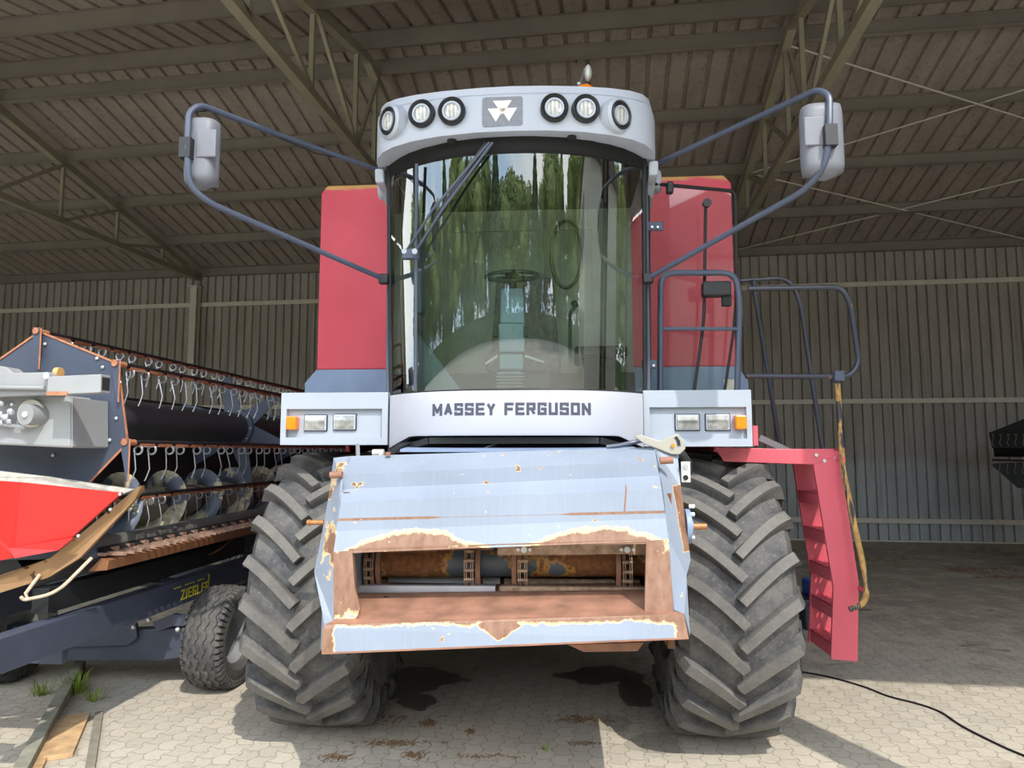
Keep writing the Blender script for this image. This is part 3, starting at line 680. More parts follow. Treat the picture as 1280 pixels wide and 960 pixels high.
# mirrors
def mirror(path, mid, wpx, top, bot, yl, sx, clampx):
    g = bpy.data.objects.new('mirror_arm', None); C.objects.link(g); g.parent = cb
    pts = [P(x, y, d) for x, y, d in path]
    MB().tube(fillet(pts, .10, 6), .0155, 10).build('arm_tube', M_bluegrey, g)
    a, b = P(mid, top, yl), P(mid, bot, yl); hw = wpx / 2 / F * 3.2; zc = (a.z + b.z) / 2; hh = (a.z - b.z) / 2
    rows = []
    for i in range(13):
        t = -1 + 2 * i / 12; e = (1 - abs(t) ** 9) ** .35 if abs(t) < 1 else 0.0; e = max(e, .02)
        ring = []
        for k_ in range(20):
            th_ = 2 * PI * k_ / 20; c_, s_ = math.cos(th_), math.sin(th_)
            ring.append((a.x + hw * (.55 + .45 * e) * e ** .4 * math.copysign(abs(c_) ** .6, c_), yl + .045 + (.075 if s_ < 0 else .03) * math.copysign(abs(s_) ** .7, s_) * e, zc + hh * t))
        rows.append(ring)
    mb = MB(); mb.grid(rows, True, True); mb.f += [tuple(range(20))[::-1], tuple(range(240, 260))]; mb.sm += [True, True]
    mb.build('mirror_shell', M_mirror, g, sharp=60)
    MB().box(a.x - hw * .8, a.x + hw * .8, yl + .07, yl + .08, zc - hh * .85, zc + hh * .85).build('mirror_glass', M_steel, g)
    q = P(clampx, (top + bot) / 2, yl - .05); MB().box(q.x - .028, q.x + .028, q.y - .02, q.y + .06, q.z - .04, q.z + .06).build('mirror_clamp', M_black, g)
    MB().box(min(a.x - sx * .0, a.x - sx * .10), max(a.x, a.x - sx * .10), yl - .034, yl - .02, zc - .05, zc + .09).build('shell_plate', M_mirror, g, bevel=.006)
    for e in (pts[0], pts[-1]): MB().box(e.x - .03, e.x + .03, e.y - .03, e.y + .03, e.z - .03, e.z + .03).build('arm_bracket', M_black, g, bevel=.008)
mirror([(482, 216, -.55), (374, 178, -1.05), (250, 131, -1.58), (236, 140, -1.62), (234, 185, -1.64), (236, 232, -1.62), (262, 254, -1.55), (480, 349, -.62)], 251, 44, 142, 234, -1.58, -1, 233)
mirror([(812, 209, -.55), (900, 168, -.95), (1022, 112, -1.5), (1037, 119, -1.55), (1037, 165, -1.58), (1032, 208, -1.55), (1006, 238, -1.45), (810, 348, -.62)], 1028, 53, 123, 222, -1.52, 1, 1038)
MB().tube([P(x, y, d) for x, y, d in ((245, 140, -1.6), (268, 137, -1.5), (300, 151, -1.38), (335, 166, -1.22), (395, 192, -.98), (430, 198, -.8), (482, 214, -.56))], .004, 6).build('mirror_cable', M_black, cb)

# open side door (glass in a rubber frame, swung out to the right)
g = bpy.data.objects.new('cab_door', None); C.objects.link(g); g.parent = cb
fr = [P(812, 500, -.46), P(810, 229, -.46), P(919, 239, -.25), P(922, 500, -.25)]
cor = fillet([fr[0], fr[1], fr[2], fr[3]], .05, 5)
MB().tube(cor, .0115, 8).build('door_frame', M_door, g)
MB().prism([fr[0] + V(.005, 0, 0), fr[1] + V(.005, 0, -.005), fr[2] + V(-.005, 0, -.005), fr[3] + V(-.005, 0, 0)], (0, .005, 0)).build('door_glass', M_doorglass, g)
MB().tube(fillet([P(866, 500, -.37), P(880, 400, -.37), P(882, 255, -.37)], .1), .010, 8).build('door_bar', M_door, g)
q = P(883, 255, -.38); MB().cyl(q, q + V(0, -.03, 0), .027, 20).build('bar_boss', M_black, g)
MB().tube([P(904, 500, -.3), P(916, 420, -.3), P(920, 380, -.3)], .009, 8).build('lower_bar', M_door, g)
for (y0, y1, x1) in ((275, 289, 829), (449, 461, 821)):
    a, b = P(803, y0, -.55), P(x1, y1, -.5); h = MB().box(a.x, b.x, -.52, -.50, b.z, a.z).build('door_hinge', M_reel, g, bevel=.006)
    for px in (815, 822): q = P(px if x1 > 825 else px - 5, (y0 + y1) / 2 + 2, -.525); MB().cyl(q, q + V(0, -.008, 0), .007, 8).build('hinge_bolt', M_bolt, h)
q = P(837, 234, -.44); MB().box(q.x - .022, q.x + .022, -.47, -.42, q.z - .045, q.z + .03).build('door_stay', M_black, g, bevel=.01)
a, b = P(878, 352, -.42), P(914, 370, -.42); MB().box(a.x, b.x, -.44, -.36, b.z, a.z).build('door_lock', M_black, g, bevel=.012)
a, b = P(903, 366, -.42), P(915, 382, -.42); MB().box(a.x, b.x, -.42, -.38, b.z, a.z).build('lock_handle', M_dark, g, bevel=.006)
a, b = P(905, 474, -.15), P(919, 489, -.15); MB().box(a.x, b.x, -.15, -.145, b.z, a.z).build('data_decal', M_badgew, cb)

# rails on the right
y = -.42
MB().tube(fillet([P(825, 500, y), P(826, 341, y), P(920, 341, y), P(925, 380, y), P(921, 500, y)], .09, 6), .0185, 10).tube([P(826, 411, y), P(923, 411, y)], .012, 8).build('gate_rail', M_bluegrey, cb, label='blue-grey tubular gate rail beside the door')
y = -.35
MB().tube(fillet([P(935, 361, y), P(1052, 359, y), P(1063, 380, y), P(1074, 455, y), P(1062, 471, y), P(932, 470, y)], .075, 6), .0165, 10).build('hand_rail', M_railr, cb)
MB().tube(fillet([P(925, 351, .05), P(985, 347, .05), P(1000, 375, .05), P(1028, 562, .05)], .10, 6), .0145, 10).build('hand_rail', M_railr, cb)
MB().tube(fillet([P(942, 351, .02), P(943, 366, .02), P(975, 558, .02)], .03, 6), .0145, 10).build('hand_rail', M_railr, cb)
q = P(1047, 471, -.35); MB().box(q.x - .03, q.x + .03, -.39, -.31, q.z - .03, q.z + .035).build('rail_clamp', M_bluegrey, cb, bevel=.008)
MB().tube(fillet([P(1047, 480, -.37), P(1054, 590, -.42), P(1085, 735, -.50), P(1080, 755, -.52), P(1062, 762, -.52)], .07, 6), .0165, 10).build('swing_rail', M_yrail, cb, label='worn yellow-brown hand rail by the ladder')

# platform and ladder
pf = bpy.data.objects.new('platform', None); C.objects.link(pf); pf.parent = cb
MB().prism([P(893, 559, -.35), P(905, 577, -.35), P(1021, 581, -.35), P(1049, 570, -.35), P(1049, 564, -.35), P(1022, 562, -.35)], (0, .03, 0)).build('platform_beam', M_redstep, pf, bevel=.004)
a = P(893, 561, -.35); b = P(1049, 561, -.35)
MB().box(a.x, b.x, -.34, .35, a.z - .02, a.z).box(b.x - .03, b.x, -.34, .35, a.z - .09, a.z).build('platform_deck', M_redstep, pf)
a = P(941, 532, -.5); b = P(948, 557, -.5); MB().box(a.x, b.x, -.5, -.1, b.z, a.z).build('red_flange', M_redstep, pf)
MB().bar(P(949, 547, -.2), P(990, 566, -.2), .02, .04).build('platform_brace', M_grey, pf)
for px, py in ((1020, 569), (1030, 576), (1045, 572)): q = P(px, py, -.355); MB().cyl(q, q + V(0, -.01, 0), .011, 8).build('bolt', M_bolt, pf)
ld = bpy.data.objects.new('ladder', None); C.objects.link(ld); ld.parent = cb
yf, yb = -.36, .02
pl = [P(1017, 581, yf), P(1049, 570, yf), P(1073.5, 728, yf), P(1072, 827, yf), P(1039, 824, yf), P(1042, 734, yf)]
MB().prism(pl, (0, .02, 0)).build('ladder_side', M_redstep, ld)
MB().prism([V(v.x, yb, v.z) for v in pl], (0, .02, 0)).build('ladder_side', M_redstep, ld)
def lerp(a, b, t): return a + (b - a) * t
L0, L1, L2 = pl[0], pl[5], pl[4]; R0, R1, R2 = pl[1], pl[2], pl[3]
def lx(z): return lerp(L0, L1, (L0.z - z) / (L0.z - L1.z)).x if z > L1.z else lerp(L1, L2, (L1.z - z) / (L1.z - L2.z)).x
def rx(z): return lerp(R0, R1, (R0.z - z) / (R0.z - R1.z)).x if z > R1.z else lerp(R1, R2, (R1.z - z) / (R1.z - R2.z)).x
for z in (1.50, 1.27, 1.05, .83, .61):
    xa, xb = lx(z) + .004, rx(z) - .01; mb = MB()
    mb.box(xa, xa + .006, yf + .02, yb, z - .075, z); mb.box(xb - .006, xb, yf + .02, yb, z - .06, z)
    nx, ny = 9, 13; dx = (xb - xa) / nx; dy = (yb - yf - .02) / ny
    for i in range(nx):
        for j in range(ny):
            if i % 2 == 1 and j % 2 == 1 and z < 1.3: continue
            mb.box(xa + i * dx, xa + (i + 1) * dx, yf + .02 + j * dy, yf + .02 + (j + 1) * dy, z - .006, z)
    mb.build('step', M_redstep, ld)
MB().bar(P(1074, 735, -.38), P(1082, 738, -.5), .02, .02).bar(P(1046, 572, -.36), P(1055, 574, -.43), .02, .02).build('rail_lug', M_redstep, ld)
# --- feeder house and its adapter frame
fh = bpy.data.objects.new('feeder_house', None); C.objects.link(fh); fh.parent = cb
def feeder_paint(kind):
    k = MT('feeder_paint_' + kind); x, yv, z = k.xyz(); n = k.noise(9, 8, rough=.7); n1 = k.noise(3.2, 5, rough=.6); chips = k.noise(13, 3, (1, 1, 1.2), rough=.5)
    p = k.mix(k.step(k.noise(2, 4), .3, .7), srgb(130, 140, 155), srgb(141, 151, 167))
    p = k.mix(k.ma('MULTIPLY', k.step(k.noise(6, 3, (14, 1, .7)), .5, .8), .25), p, srgb(156, 164, 176))
    r = k.mix(k.step(k.noise(24, 7, (1, 1, .4), rough=.7), .3, .7), srgb(116, 80, 60), srgb(148, 116, 96))
    halo = srgb(214, 188, 142); c = p
    def over(c, d, hw):   # d > 0 -> rust, -hw..0 -> pale primer edge
        c = k.mix(k.step(d, -hw, -hw * .7), c, halo); return k.mix(k.step(d, -.003, .003), c, r)
    nn = k.ma('MULTIPLY', k.ma('SUBTRACT', n, .5), .085)
    if kind == 'hood':    # rust creeping up from the mouth: thick at both sides, none in the middle
        xa = k.ma('ABSOLUTE', k.ma('ADD', x, -.0)); bump_ = k.ma('MULTIPLY', k.ma('SINE', k.ma('MULTIPLY', k.ma('SUBTRACT', xa, .13), 5.2)), .072)
        edge = k.ma('ADD', 1.30, k.ma('ADD', k.ma('MULTIPLY', x, .028), bump_)); 
        d = k.ma('ADD', k.ma('SUBTRACT', edge, z), nn); c = over(c, d, .022)
        zs = k.ma('ABSOLUTE', k.ma('SUBTRACT', k.ma('SUBTRACT', z, k.ma('MULTIPLY', x, .030)), 1.445)); seam = k.ma('SUBTRACT', k.ma('MULTIPLY', k.step(k.ma('ADD', k.ma('ABSOLUTE', k.ma('SUBTRACT', x, -.02)), nn), .28, .34), .0055), zs)
        c = k.mix(k.step(seam, -.002, 0), c, r)
        xc = k.ma('ABSOLUTE', k.ma('SUBTRACT', k.ma('ADD', x, k.ma('MULTIPLY', z, -.10)), .42)); cr_ = k.ma('SUBTRACT', k.ma('MULTIPLY', k.step(z, 1.60, 1.59), 1), .9965); 
        c = k.mix(k.ma('MULTIPLY', k.step(k.ma('SUBTRACT', .0035, xc), -.001, 0), k.ma('MULTIPLY', k.step(z, 1.45, 1.46), k.ma('SUBTRACT', 1, k.step(z, 1.58, 1.6)))), c, r)
    if kind == 'lip':
        cz = k.ma('ADD', .897, k.ma('MULTIPLY', x, .028))
        dz = k.ma('SUBTRACT', k.ma('ABSOLUTE', k.ma('SUBTRACT', z, cz)), .078); dx = k.ma('SUBTRACT', k.ma('ABSOLUTE', x), .785)
        spot = k.ma('SUBTRACT', .10, k.ma('ADD', k.ma('ABSOLUTE', k.ma('ADD', x, .02)), k.ma('MULTIPLY', k.ma('ABSOLUTE', k.ma('SUBTRACT', z, .965)), 1.5)))
        d = k.ma('ADD', k.ma('MAXIMUM', k.ma('MAXIMUM', dz, dx), spot), nn); c = over(c, d, .010)
    if kind == 'jamb':
        d = k.ma('ADD', k.ma('MULTIPLY', k.ma('SUBTRACT', n1, .42), .2), nn); c = over(c, d, .008)
    if kind == 'wing':
        d = k.ma('SUBTRACT', k.ma('MULTIPLY', n1, .2), .118); c = over(c, d, .006)
    if kind == 'wingr':
        d = k.ma('SUBTRACT', k.ma('MULTIPLY', n1, .2), .125)
        bx = k.ma('MINIMUM', k.ma('SUBTRACT', .155, k.ma('ABSOLUTE', k.ma('SUBTRACT', z, 1.43))), k.ma('SUBTRACT', x, k.ma('MULTIPLY_ADD', z, -.10, .975)))
        d = k.ma('MAXIMUM', d, k.ma('ADD', bx, k.ma('MULTIPLY', nn, .4))); c = over(c, d, .004)
    cm = k.ma('MULTIPLY', k.ma('SUBTRACT', chips, .715), .3); c = over(c, cm, .006)
    k.base(c); k.rough(.5); return k.m
FH, FL, FJ, FW, FWR = (feeder_paint(a) for a in ('hood', 'lip', 'jamb', 'wing', 'wingr'))
# hood with pressed folds
rw = [((436, 571), (818, 560), -1.06), ((428, 594), (821, 577), -1.27), ((427, 612), (824, 595), -1.265), ((426, 628), (827, 612), -1.36), ((421, 664), (832, 648), -1.37), ((417, 692), (838, 676), -1.40)]
rows = []
for a, b, yl in rw:
    A, B = P(*a, yl), P(*b, yl); rows.append([lerp(A, B, t / 12) for t in range(13)])
mb = MB(); mb.grid(rows[::-1]); mb.build('hood_plate', FH, fh, solid=.008, label='pale blue hood plate with rusty lower edge')
# mouth frame
def quad(pts, th, name, mat, **kw): return MB().prism([P(*p) for p in pts], (0, th, 0)).build(name, mat, fh, **kw)
mb = MB()
mb.prism([P(417, 690, -1.405), P(417, 776, -1.45), P(446, 773, -1.45), P(440, 688, -1.405)][::-1], (0, .03, 0))
mb.prism([P(446, 773, -1.45), P(450, 760, -1.44), P(441, 735, -1.42), P(440, 720, -1.42)][::-1], (0, .03, 0))
mb.build('left_jamb', FJ, fh, label='rusty left jamb of the feeder mouth')
mb = MB()
mb.prism([P(808, 676, -1.405), P(806, 764, -1.45), P(842, 763, -1.45), P(836, 674, -1.405)][::-1], (0, .03, 0))
mb.build('right_jamb', FJ, fh, label='rusty right jamb of the feeder mouth')
q0, q1 = P(440, 691, -1.40), P(808, 680, -1.40)
m = MB()
m.prism([P(436, 686, -1.402), P(812, 674, -1.402), P(812, 680, -1.402), P(625, 681, -1.402), P(436, 692, -1.402)][::-1], (0, .02, 0)); m.build('mouth_header', FJ, fh)
# lip: rusty tray floor running inside, blue front face
A0, A1 = P(441, 744, -1.15), P(808, 740, -1.15); B0, B1 = P(418, 776, -1.46), P(842, 765, -1.46); Cc0, Cc1 = P(407, 781, -1.50), P(855, 768, -1.50)
mb = MB(); mb.grid([[A0 + V(0, .5, -.02), A1 + V(0, .5, -.02)], [A0, A1], [B0, B1], [Cc0, Cc1]][::-1]); mb.build('tray_floor', M_rust, fh, solid=.008)
D0, D1 = P(402, 818, -1.52), P(861, 799, -1.52)
mb = MB(); mb.prism([Cc0, P(403, 786, -1.51), D0, D1, Cc1][::-1], (0, .02, 0)); mb.build('lower_lip', FL, fh, label='pale blue lower lip edged with rust')
mb = MB(); mb.prism([D0, D1, D1 + V(0, .25, .0), D0 + V(0, .25, .0)], (0, 0, .008)); mb.build('lip_underside', M_rust, fh)
MB().prism([P(710, 806, -1.35), P(805, 803, -1.35), P(797, 814, -1.35), P(730, 815, -1.35)], (0, .3, 0)).build('skid_plate', M_rust, fh)
# side wings
def wing(front, nm, ext):
    pts = [P(*a) for a in front]; return MB().prism(pts, ext).build(nm, FW, fh)
def wing(inner, outer, nm, flip, **kw):
    rows = [[P(*i), P(*o_)] for i, o_ in zip(inner, outer)]
    if flip: rows = [r_[::-1] for r_ in rows]
    MB().grid(rows).build(nm, FWR if 'right' in nm else FW, fh, solid=.012, **kw)
wing([(436, 571, -1.10), (428, 596, -1.27), (421, 664, -1.375), (417, 700, -1.405), (417, 776, -1.45), (407, 783, -1.50)],
     [(418, 573, -1.09), (413, 615, -1.16), (403, 672, -1.25), (394, 714, -1.30), (404, 765, -1.42), (402, 812, -1.50)], 'left_wing', True)
wing([(818, 560, -1.10), (825, 595, -1.28), (832, 648, -1.375), (836, 676, -1.405), (842, 763, -1.45), (855, 768, -1.50)],
     [(846, 571, -1.09), (850, 610, -1.17), (856, 655, -1.25), (862, 700, -1.30), (857, 720, -1.38), (862, 795, -1.50)], 'right_wing', False, label='pale blue right wing with a large rust patch')
for a, b, c_, s_ in ((419, 394, 405, -1), (846, 861, 860, 1)):
    top, mid, bot = P(a, 573, -1.10), P(b, 706, -1.30), P(c_, 800, -1.50)
    pts = [top, mid, bot, V(bot.x, -.9, bot.z + .05), V(top.x, -.75, 1.62), V(top.x, -.95, 1.7)]
    MB().prism([V(bot.x * .955, v.y + .03, v.z) for v in pts], (-s_ * .01, 0, 0)).build('cheek_plate', FW, fh)
MB().prism([P(745, 1, 0) * 0 + V(-.80, -1.0, 1.55), V(.78, -1.0, 1.58), V(.78, -.2, 1.42), V(-.78, -.2, 1.42)], (0, 0, .02)).build('house_roof', M_bluebase, fh)
for xx in (-.82, .77): MB().box(xx, xx + .03, -1.3, -.1, .82, 1.55).build('house_side', M_rustd, fh)
MB().prism([V(-.80, -1.2, .88), V(.78, -1.2, .92), V(.78, -.1, .80), V(-.80, -.1, .78)], (0, 0, .02)).build('house_floor', M_rustd, fh)
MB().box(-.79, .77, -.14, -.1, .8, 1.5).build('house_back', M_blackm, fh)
# drum, chains, slats
A, B = P(425, 702, -.92), P(825, 700, -.92)
M_drum = worn('drum_paint', srgb(88, 96, 104), .47, 2.2, .5, rust=srgb(146, 96, 60), halo=srgb(180, 130, 66))
MB().cyl(A, B, .085, 28).build('conveyor_drum', M_drum, fh)
for px in (388, 1014): pass
for px, pys in ((465, 0), (588, 0), (654, 0), (783, 0)):
    q = P(px, 702, -1.02); g = bpy.data.objects.new('feeder_chain', None); C.objects.link(g); g.parent = fh
    sgn = 1 if px < 640 else -1
    MB().lathe([(-.012, .16), (.012, .16), (.012, .14), (-.012, .14)], V(q.x + sgn * .045, -.92, A.z), (1, 0, 0), 36, True).lathe([(-.004, .14), (.004, .14), (.004, .10), (-.004, .10)], V(q.x + sgn * .045, -.92, A.z), (1, 0, 0), 36, True).build('chain_guide', M_rust, g)
    mb = MB(); Rr = .165
    N = 15
    for i in range(N):
        a0 = rad(60 + i * 17.0); a1 = rad(60 + (i + .8) * 17.0)
        for sx in (-.022, -.012, .012, .022):
            p0 = V(q.x + sx, -.92 - Rr * math.sin(a0), A.z + Rr * math.cos(a0)); p1 = V(q.x + sx, -.92 - Rr * math.sin(a1), A.z + Rr * math.cos(a1))
            mb.bar(p0, p1, .004, .026, (0, -1, .01))
        p0 = V(q.x - .026, -.92 - Rr * math.sin(a0), A.z + Rr * math.cos(a0)); mb.cyl(p0, p0 + V(.052, 0, 0), .010, 10)
    mb.build('chain_links', M_chain, g)
    MB().box(q.x - .05, q.x + .05, -1.06, -1.02, A.z - .19, A.z - .165).build('slat_foot', M_steel, g)
def slat(p, q, nm='slat', mat=None, hgt=.03, teeth=True):
    p, q = Vector(p), Vector(q); mb = MB()
    mb.prism([p, q, q - V(0, 0, hgt), p - V(0, 0, hgt)], (0, .005, 0)); mb.prism([p, q, q + V(0, .05, 0), p + V(0, .05, 0)], (0, 0, .005))
    if teeth:
        n = int((q.x - p.x) / .012)
        for i in range(n):
            x = p.x + .012 * i; z = p.z + (q.z - p.z) * i / n - hgt
            if (i // 14) % 4 != 3: mb.prism([(x, p.y, z), (x + .004, p.y, z - .008), (x + .008, p.y, z)], (0, .004, 0))
    return mb.build(nm, mat or M_slat, fh)
slat(P(430, 733, -1.10), P(619, 734, -1.10)); slat(P(624, 734, -1.10), P(820, 736, -1.10), mat=M_chain)
slat(P(480, 721, -.85), P(625, 723, -.85), teeth=False); slat(P(630, 724, -.85), P(800, 726, -.85), mat=M_chain, teeth=False)
slat(P(430, 688, -1.05), P(617, 684, -1.05), mat=M_rust, hgt=.012); 
s2 = slat(P(622, 682, -1.10), P(822, 681, -1.10), mat=M_chain, hgt=.046)
for px in (655, 784): q = P(px, 687, -1.11); MB().cyl(q, q + V(0, -.01, 0), .016, 12).cyl(q + V(-.03, 0, 0), q + V(-.03, -.006, 0), .009, 8).cyl(q + V(.03, 0, 0), q + V(.03, -.006, 0), .009, 8).build('slat_bolt', M_bolt, s2)
for py in (745,): pass
# pins, shafts, coupler
MB().cyl(P(413, 594, -1.28), P(428, 593, -1.28), .018, 12).build('hinge_pin', M_rust, fh)
MB().cyl(P(825, 576, -1.28), P(841, 575, -1.28), .018, 12).build('hinge_pin', M_rust, fh)
MB().cyl(P(485, 570, -1.1), P(485, 565, -1.1), .014, 10).build('hinge_pin', M_rust, fh)
M_spl = plain('splined_shaft', srgb(170, 118, 74), .45, .4, var=.2, scale=30)
MB().cyl(P(384, 653, -1.15), P(405, 653, -1.15), .0135, 12).cyl(P(386, 653, -1.15), P(388, 653, -1.15), .0165, 12).build('drive_shaft', M_spl, fh)
g = MB().cyl(P(862, 658, -1.2), P(883, 658, -1.2), .0165, 12).build('drive_shaft', M_spl, fh)
MB().cyl(P(856, 658, -1.2), P(862, 658, -1.2), .085, 28).cyl(P(862, 658, -1.2), P(866, 658, -1.2), .03, 16).build('shaft_hub', M_bluebase, g)
for py in (633, 643, 672): MB().cyl(P(861, py, -1.2), P(868, py, -1.2), .011, 8).build('hub_bolt', M_bolt, g)
a, b = P(851, 577, -1.15), P(863, 603, -1.15); g = MB().box(a.x, b.x, -1.16, -1.15, b.z, a.z).build('latch_bracket', M_zinc, fh, bevel=.003)
for py, mt in ((583, M_steel), (597, M_blackm)): q = P(857, py, -1.163); MB().cyl(q, q + V(0, -.006, 0), .013, 14).build('bracket_hole', mt, g)
MB().box(P(826, 565, -1.05).x, P(848, 565, -1.05).x, -1.06, -1.05, P(826, 573, -1.05).z, P(826, 565, -1.05).z).build('coupler_plate', M_white, fh)
out = [(793, 546), (800, 543), (815, 548), (826, 551), (836, 546), (848, 543), (856, 551), (857, 561), (850, 568), (840, 568), (822, 561), (806, 555)]
g = MB().prism([P(x, y, -1.12) for x, y in out][::-1], (0, .03, 0)).build('coupling_hook', plain('hook_cream', srgb(158, 155, 145), .45, var=.06), fh, bevel=.004, label='cream coupling hook plate')
MB().prism([P(846, 545, -1.125), P(850, 551, -1.125), P(851, 557, -1.125), P(847, 557, -1.125), P(846, 551, -1.125), P(843, 547, -1.125)], (0, .005, 0)).build('hook_slot', M_dark, g)
q = P(841, 557, -1.125); MB().cyl(q, q + V(0, -.008, 0), .009, 10).build('hook_pin', M_orange, g)
MB().tube(fillet([P(758, 559, -1.05), P(775, 557, -1.05), P(795, 552, -1.05), P(806, 550, -1.0)], .05), .012, 8).build('hose', M_bluegrey, cb)
MB().tube([P(845, 563, -1.0), P(852, 570, -1.0), P(858, 578, -.98), P(858, 590, -.9)], .03, 12).build('cable_loom', M_dark, cb)
# hydraulics and hoses under the cab
mb = MB()
for i in range(4): mb.tube(fillet([P(482 + i * 3, 568, -.8), P(496 + i * 3, 558 - i, -.75), P(520 + i * 8, 548, -.6), P(560, 546, -.2)], .1), .008, 6)
mb.build('hydraulic_hoses', M_black, cb)
MB().cyl(P(447, 556, -.7), P(448, 600, -.9), .012, 8).build('gas_strut', M_steel, cb)
MB().cyl(P(466, 566, -.85), P(480, 566, -.85), .02, 10).cyl(P(476, 563, -.86), P(476, 571, -.86), .012, 8).build('hydraulic_coupler', M_zinc, cb)
MB().tube([P(560, 568, -.9), P(600, 562, -.85), P(640, 548, -.7)], .003, 6).build('thin_wire', M_grey, cb)
A, B = P(503, 562, -.95), P(770, 562, -.95)
MB().prism([P(500, 565, -1.0), P(512, 561, -.6), P(790, 561, -.6), P(800, 565, -1.0)], (0, 0, .015)).build('crossmember', M_bluebase, cb)
for sx in (-1, 1):
    MB().cyl((sx * .62, -.95, .95), (sx * .62, .0, .72), .045, 16).cyl((sx * .62, -1.2, 1.0), (sx * .62, -.95, .95), .025, 12).build('lift_cylinder', M_dark, cb)
    MB().prism([(sx * .86, -.75, 1.75), (sx * .86, .3, 1.80), (sx * .86, .9, 1.8), (sx * .86, .9, 2.1), (sx * .86, -.25, 2.1), (sx * .86, -.25, 1.8)], (-sx * .05, 0, 0)).build('frame_rail', M_dark, cb)
MB().box(-1.5, 1.45, -.2, .9, 1.80, 1.84).build('fender_deck', M_dark, cb)
# ---------------------------------------------------------------- the cutting header on its trailer (local y runs along the header, away from the camera)
HF = Frame(-2.82, 4.3, rad(-5.14)); Q = HF.P
hd = thing('grain_header', HF.o, HF.yaw, 'long grain cutting header with reel and red end shield left of the combine', 'combine header')
LEN = 5.6
# reel end plate: hexagon
hexp = [(50, 415), (148, 455), (160, 553), (88, 628), (-26, 592), (-38, 476)]
hx = [Q(x, y, 0) for x, y in hexp]; hc = sum(hx, Vector()) / 6
def hex_plate(yy, sc=1.0): return [V(hc.x + (v.x - hc.x) * sc, yy, hc.z + (v.z - hc.z) * sc) for v in hx]
MB().prism(hex_plate(0), (0, .008, 0)).build('reel_end_plate', M_reel, hd, label='dark grey-blue hexagonal reel end plate')
mb = MB(); h1 = hex_plate(-.003, 1.004)
for i in range(6): mb.bar(h1[i], h1[(i + 1) % 6], .006, .012)
M_edge = plain('rusty_edge', srgb(176, 116, 84), .7, var=.25, scale=30)
mb.build('plate_rim', M_edge, hd)
MB().prism(hex_plate(LEN), (0, .008, 0)).build('reel_end_plate', M_reel, hd)
for i, (x, y) in enumerate(((48, 443), (121, 448), (128, 459), (137, 550), (97, 489), (100, 501), (106, 511), (94, 515), (145, 523), (66, 569), (56, 430), (150, 478))):
    q = Q(x, y, -.008); MB().ball(q, .011, 6, (1, .6, 1)).build('plate_bolt', M_bolt, hd)
MB().cyl(Q(62, 520, -.012), Q(62, 520, -.004), .20, 40).build('hub_flange', M_reel, hd)
MB().cyl(V(hc.x, 0, hc.z), V(hc.x, LEN, hc.z), .145, 36).build('reel_tube', plain('reel_tube_paint', srgb(56, 58, 62), .4), hd)
for i, yy in enumerate((2.35, 4.2)):
    g = MB().cyl(V(hc.x, yy - .03, hc.z), V(hc.x, yy + .03, hc.z), .185, 36).build('reel_spider', M_reel, hd)
    mb = MB()
    for v in hx:
        d = (V(v.x, 0, v.z) - V(hc.x, 0, hc.z)); L = d.length; d.normalize(); n = V(-d.z, 0, d.x); c0 = V(hc.x, yy, hc.z)
        mb.prism([c0 + d * .14 + n * .085, c0 + d * .14 - n * .085, c0 + d * (L * .97) - n * .03, c0 + d * (L * .97) + n * .03], (0, .008, 0))
    mb.build('spider_arms', M_reel, g)
    for k_ in range(10):
        a = 2 * PI * k_ / 10; MB().ball((hc.x + .165 * math.cos(a), yy - .035, hc.z + .165 * math.sin(a)), .009, 5).build('spider_bolt', M_bolt, g)
# bars, crank blades and spring tines
def tine_mesh():
    mb = MB()
    for dy in (-.07, .07):
        mb.tube([(.026 * math.cos(t), dy + .002 * t / PI, .026 * math.sin(t) - .046) for t in [rad(180 + 30 * i) for i in range(25)]], .006, 6)
        x0 = -.026; mb.tube([(x0, dy, -.035), (x0 + .012, dy, -.10), (x0 + .022, dy, -.165), (x0 + .002, dy, -.225), (x0 - .006, dy, -.24)], .0042, 6)
    mb.tube([(0.02, -.07, -.025), (.02, .07, -.025)], .004, 5); return mb
tine0 = tine_mesh().build('tine', M_steel, hd); first = True; ntine = 0
M_pad = plain('bar_pads', srgb(150, 92, 62), .7, var=.25, scale=12)
for i, v in enumerate(hx):
    b = MB().cyl(V(v.x, -.02, v.z), V(v.x, LEN, v.z), .017, 12).build('reel_bar', M_black, hd)
    mb = MB()
    for k_ in range(28): mb.box(v.x - .012, v.x + .016, .10 + k_ * .196, .10 + k_ * .196 + .15, v.z - .026, v.z - .006)
    mb.build('bar_guard', M_pad, b)
    mb = MB(); mb.prism([(v.x - .022, -.03, v.z + .015), (v.x - .02, -.03, v.z - .05), (v.x + .022, -.03, v.z - .235), (v.x + .028, -.03, v.z - .235), (v.x + .026, -.03, v.z + .02)], (0, .012, 0)).build('crank_blade', M_reel, b)
    MB().tube([(v.x + .031, -.026, v.z - .235), (v.x + .028, -.026, v.z + .02), (v.x - .022, -.026, v.z + .02)], .005, 6).cyl((v.x, -.04, v.z), (v.x, .06, v.z), .019, 12).build('blade_edge', M_edge, b)
    for k_ in range(16):
        o = tine0 if first else tine0.copy()
        if not first: C.objects.link(o)
        first = False; o.parent = hd; o.location = (v.x, .17 + k_ * .337 + (.02 if i % 2 else 0), v.z); o.rotation_euler = (0, rad(random.uniform(-7, 7)), rad(random.uniform(-4, 4)))
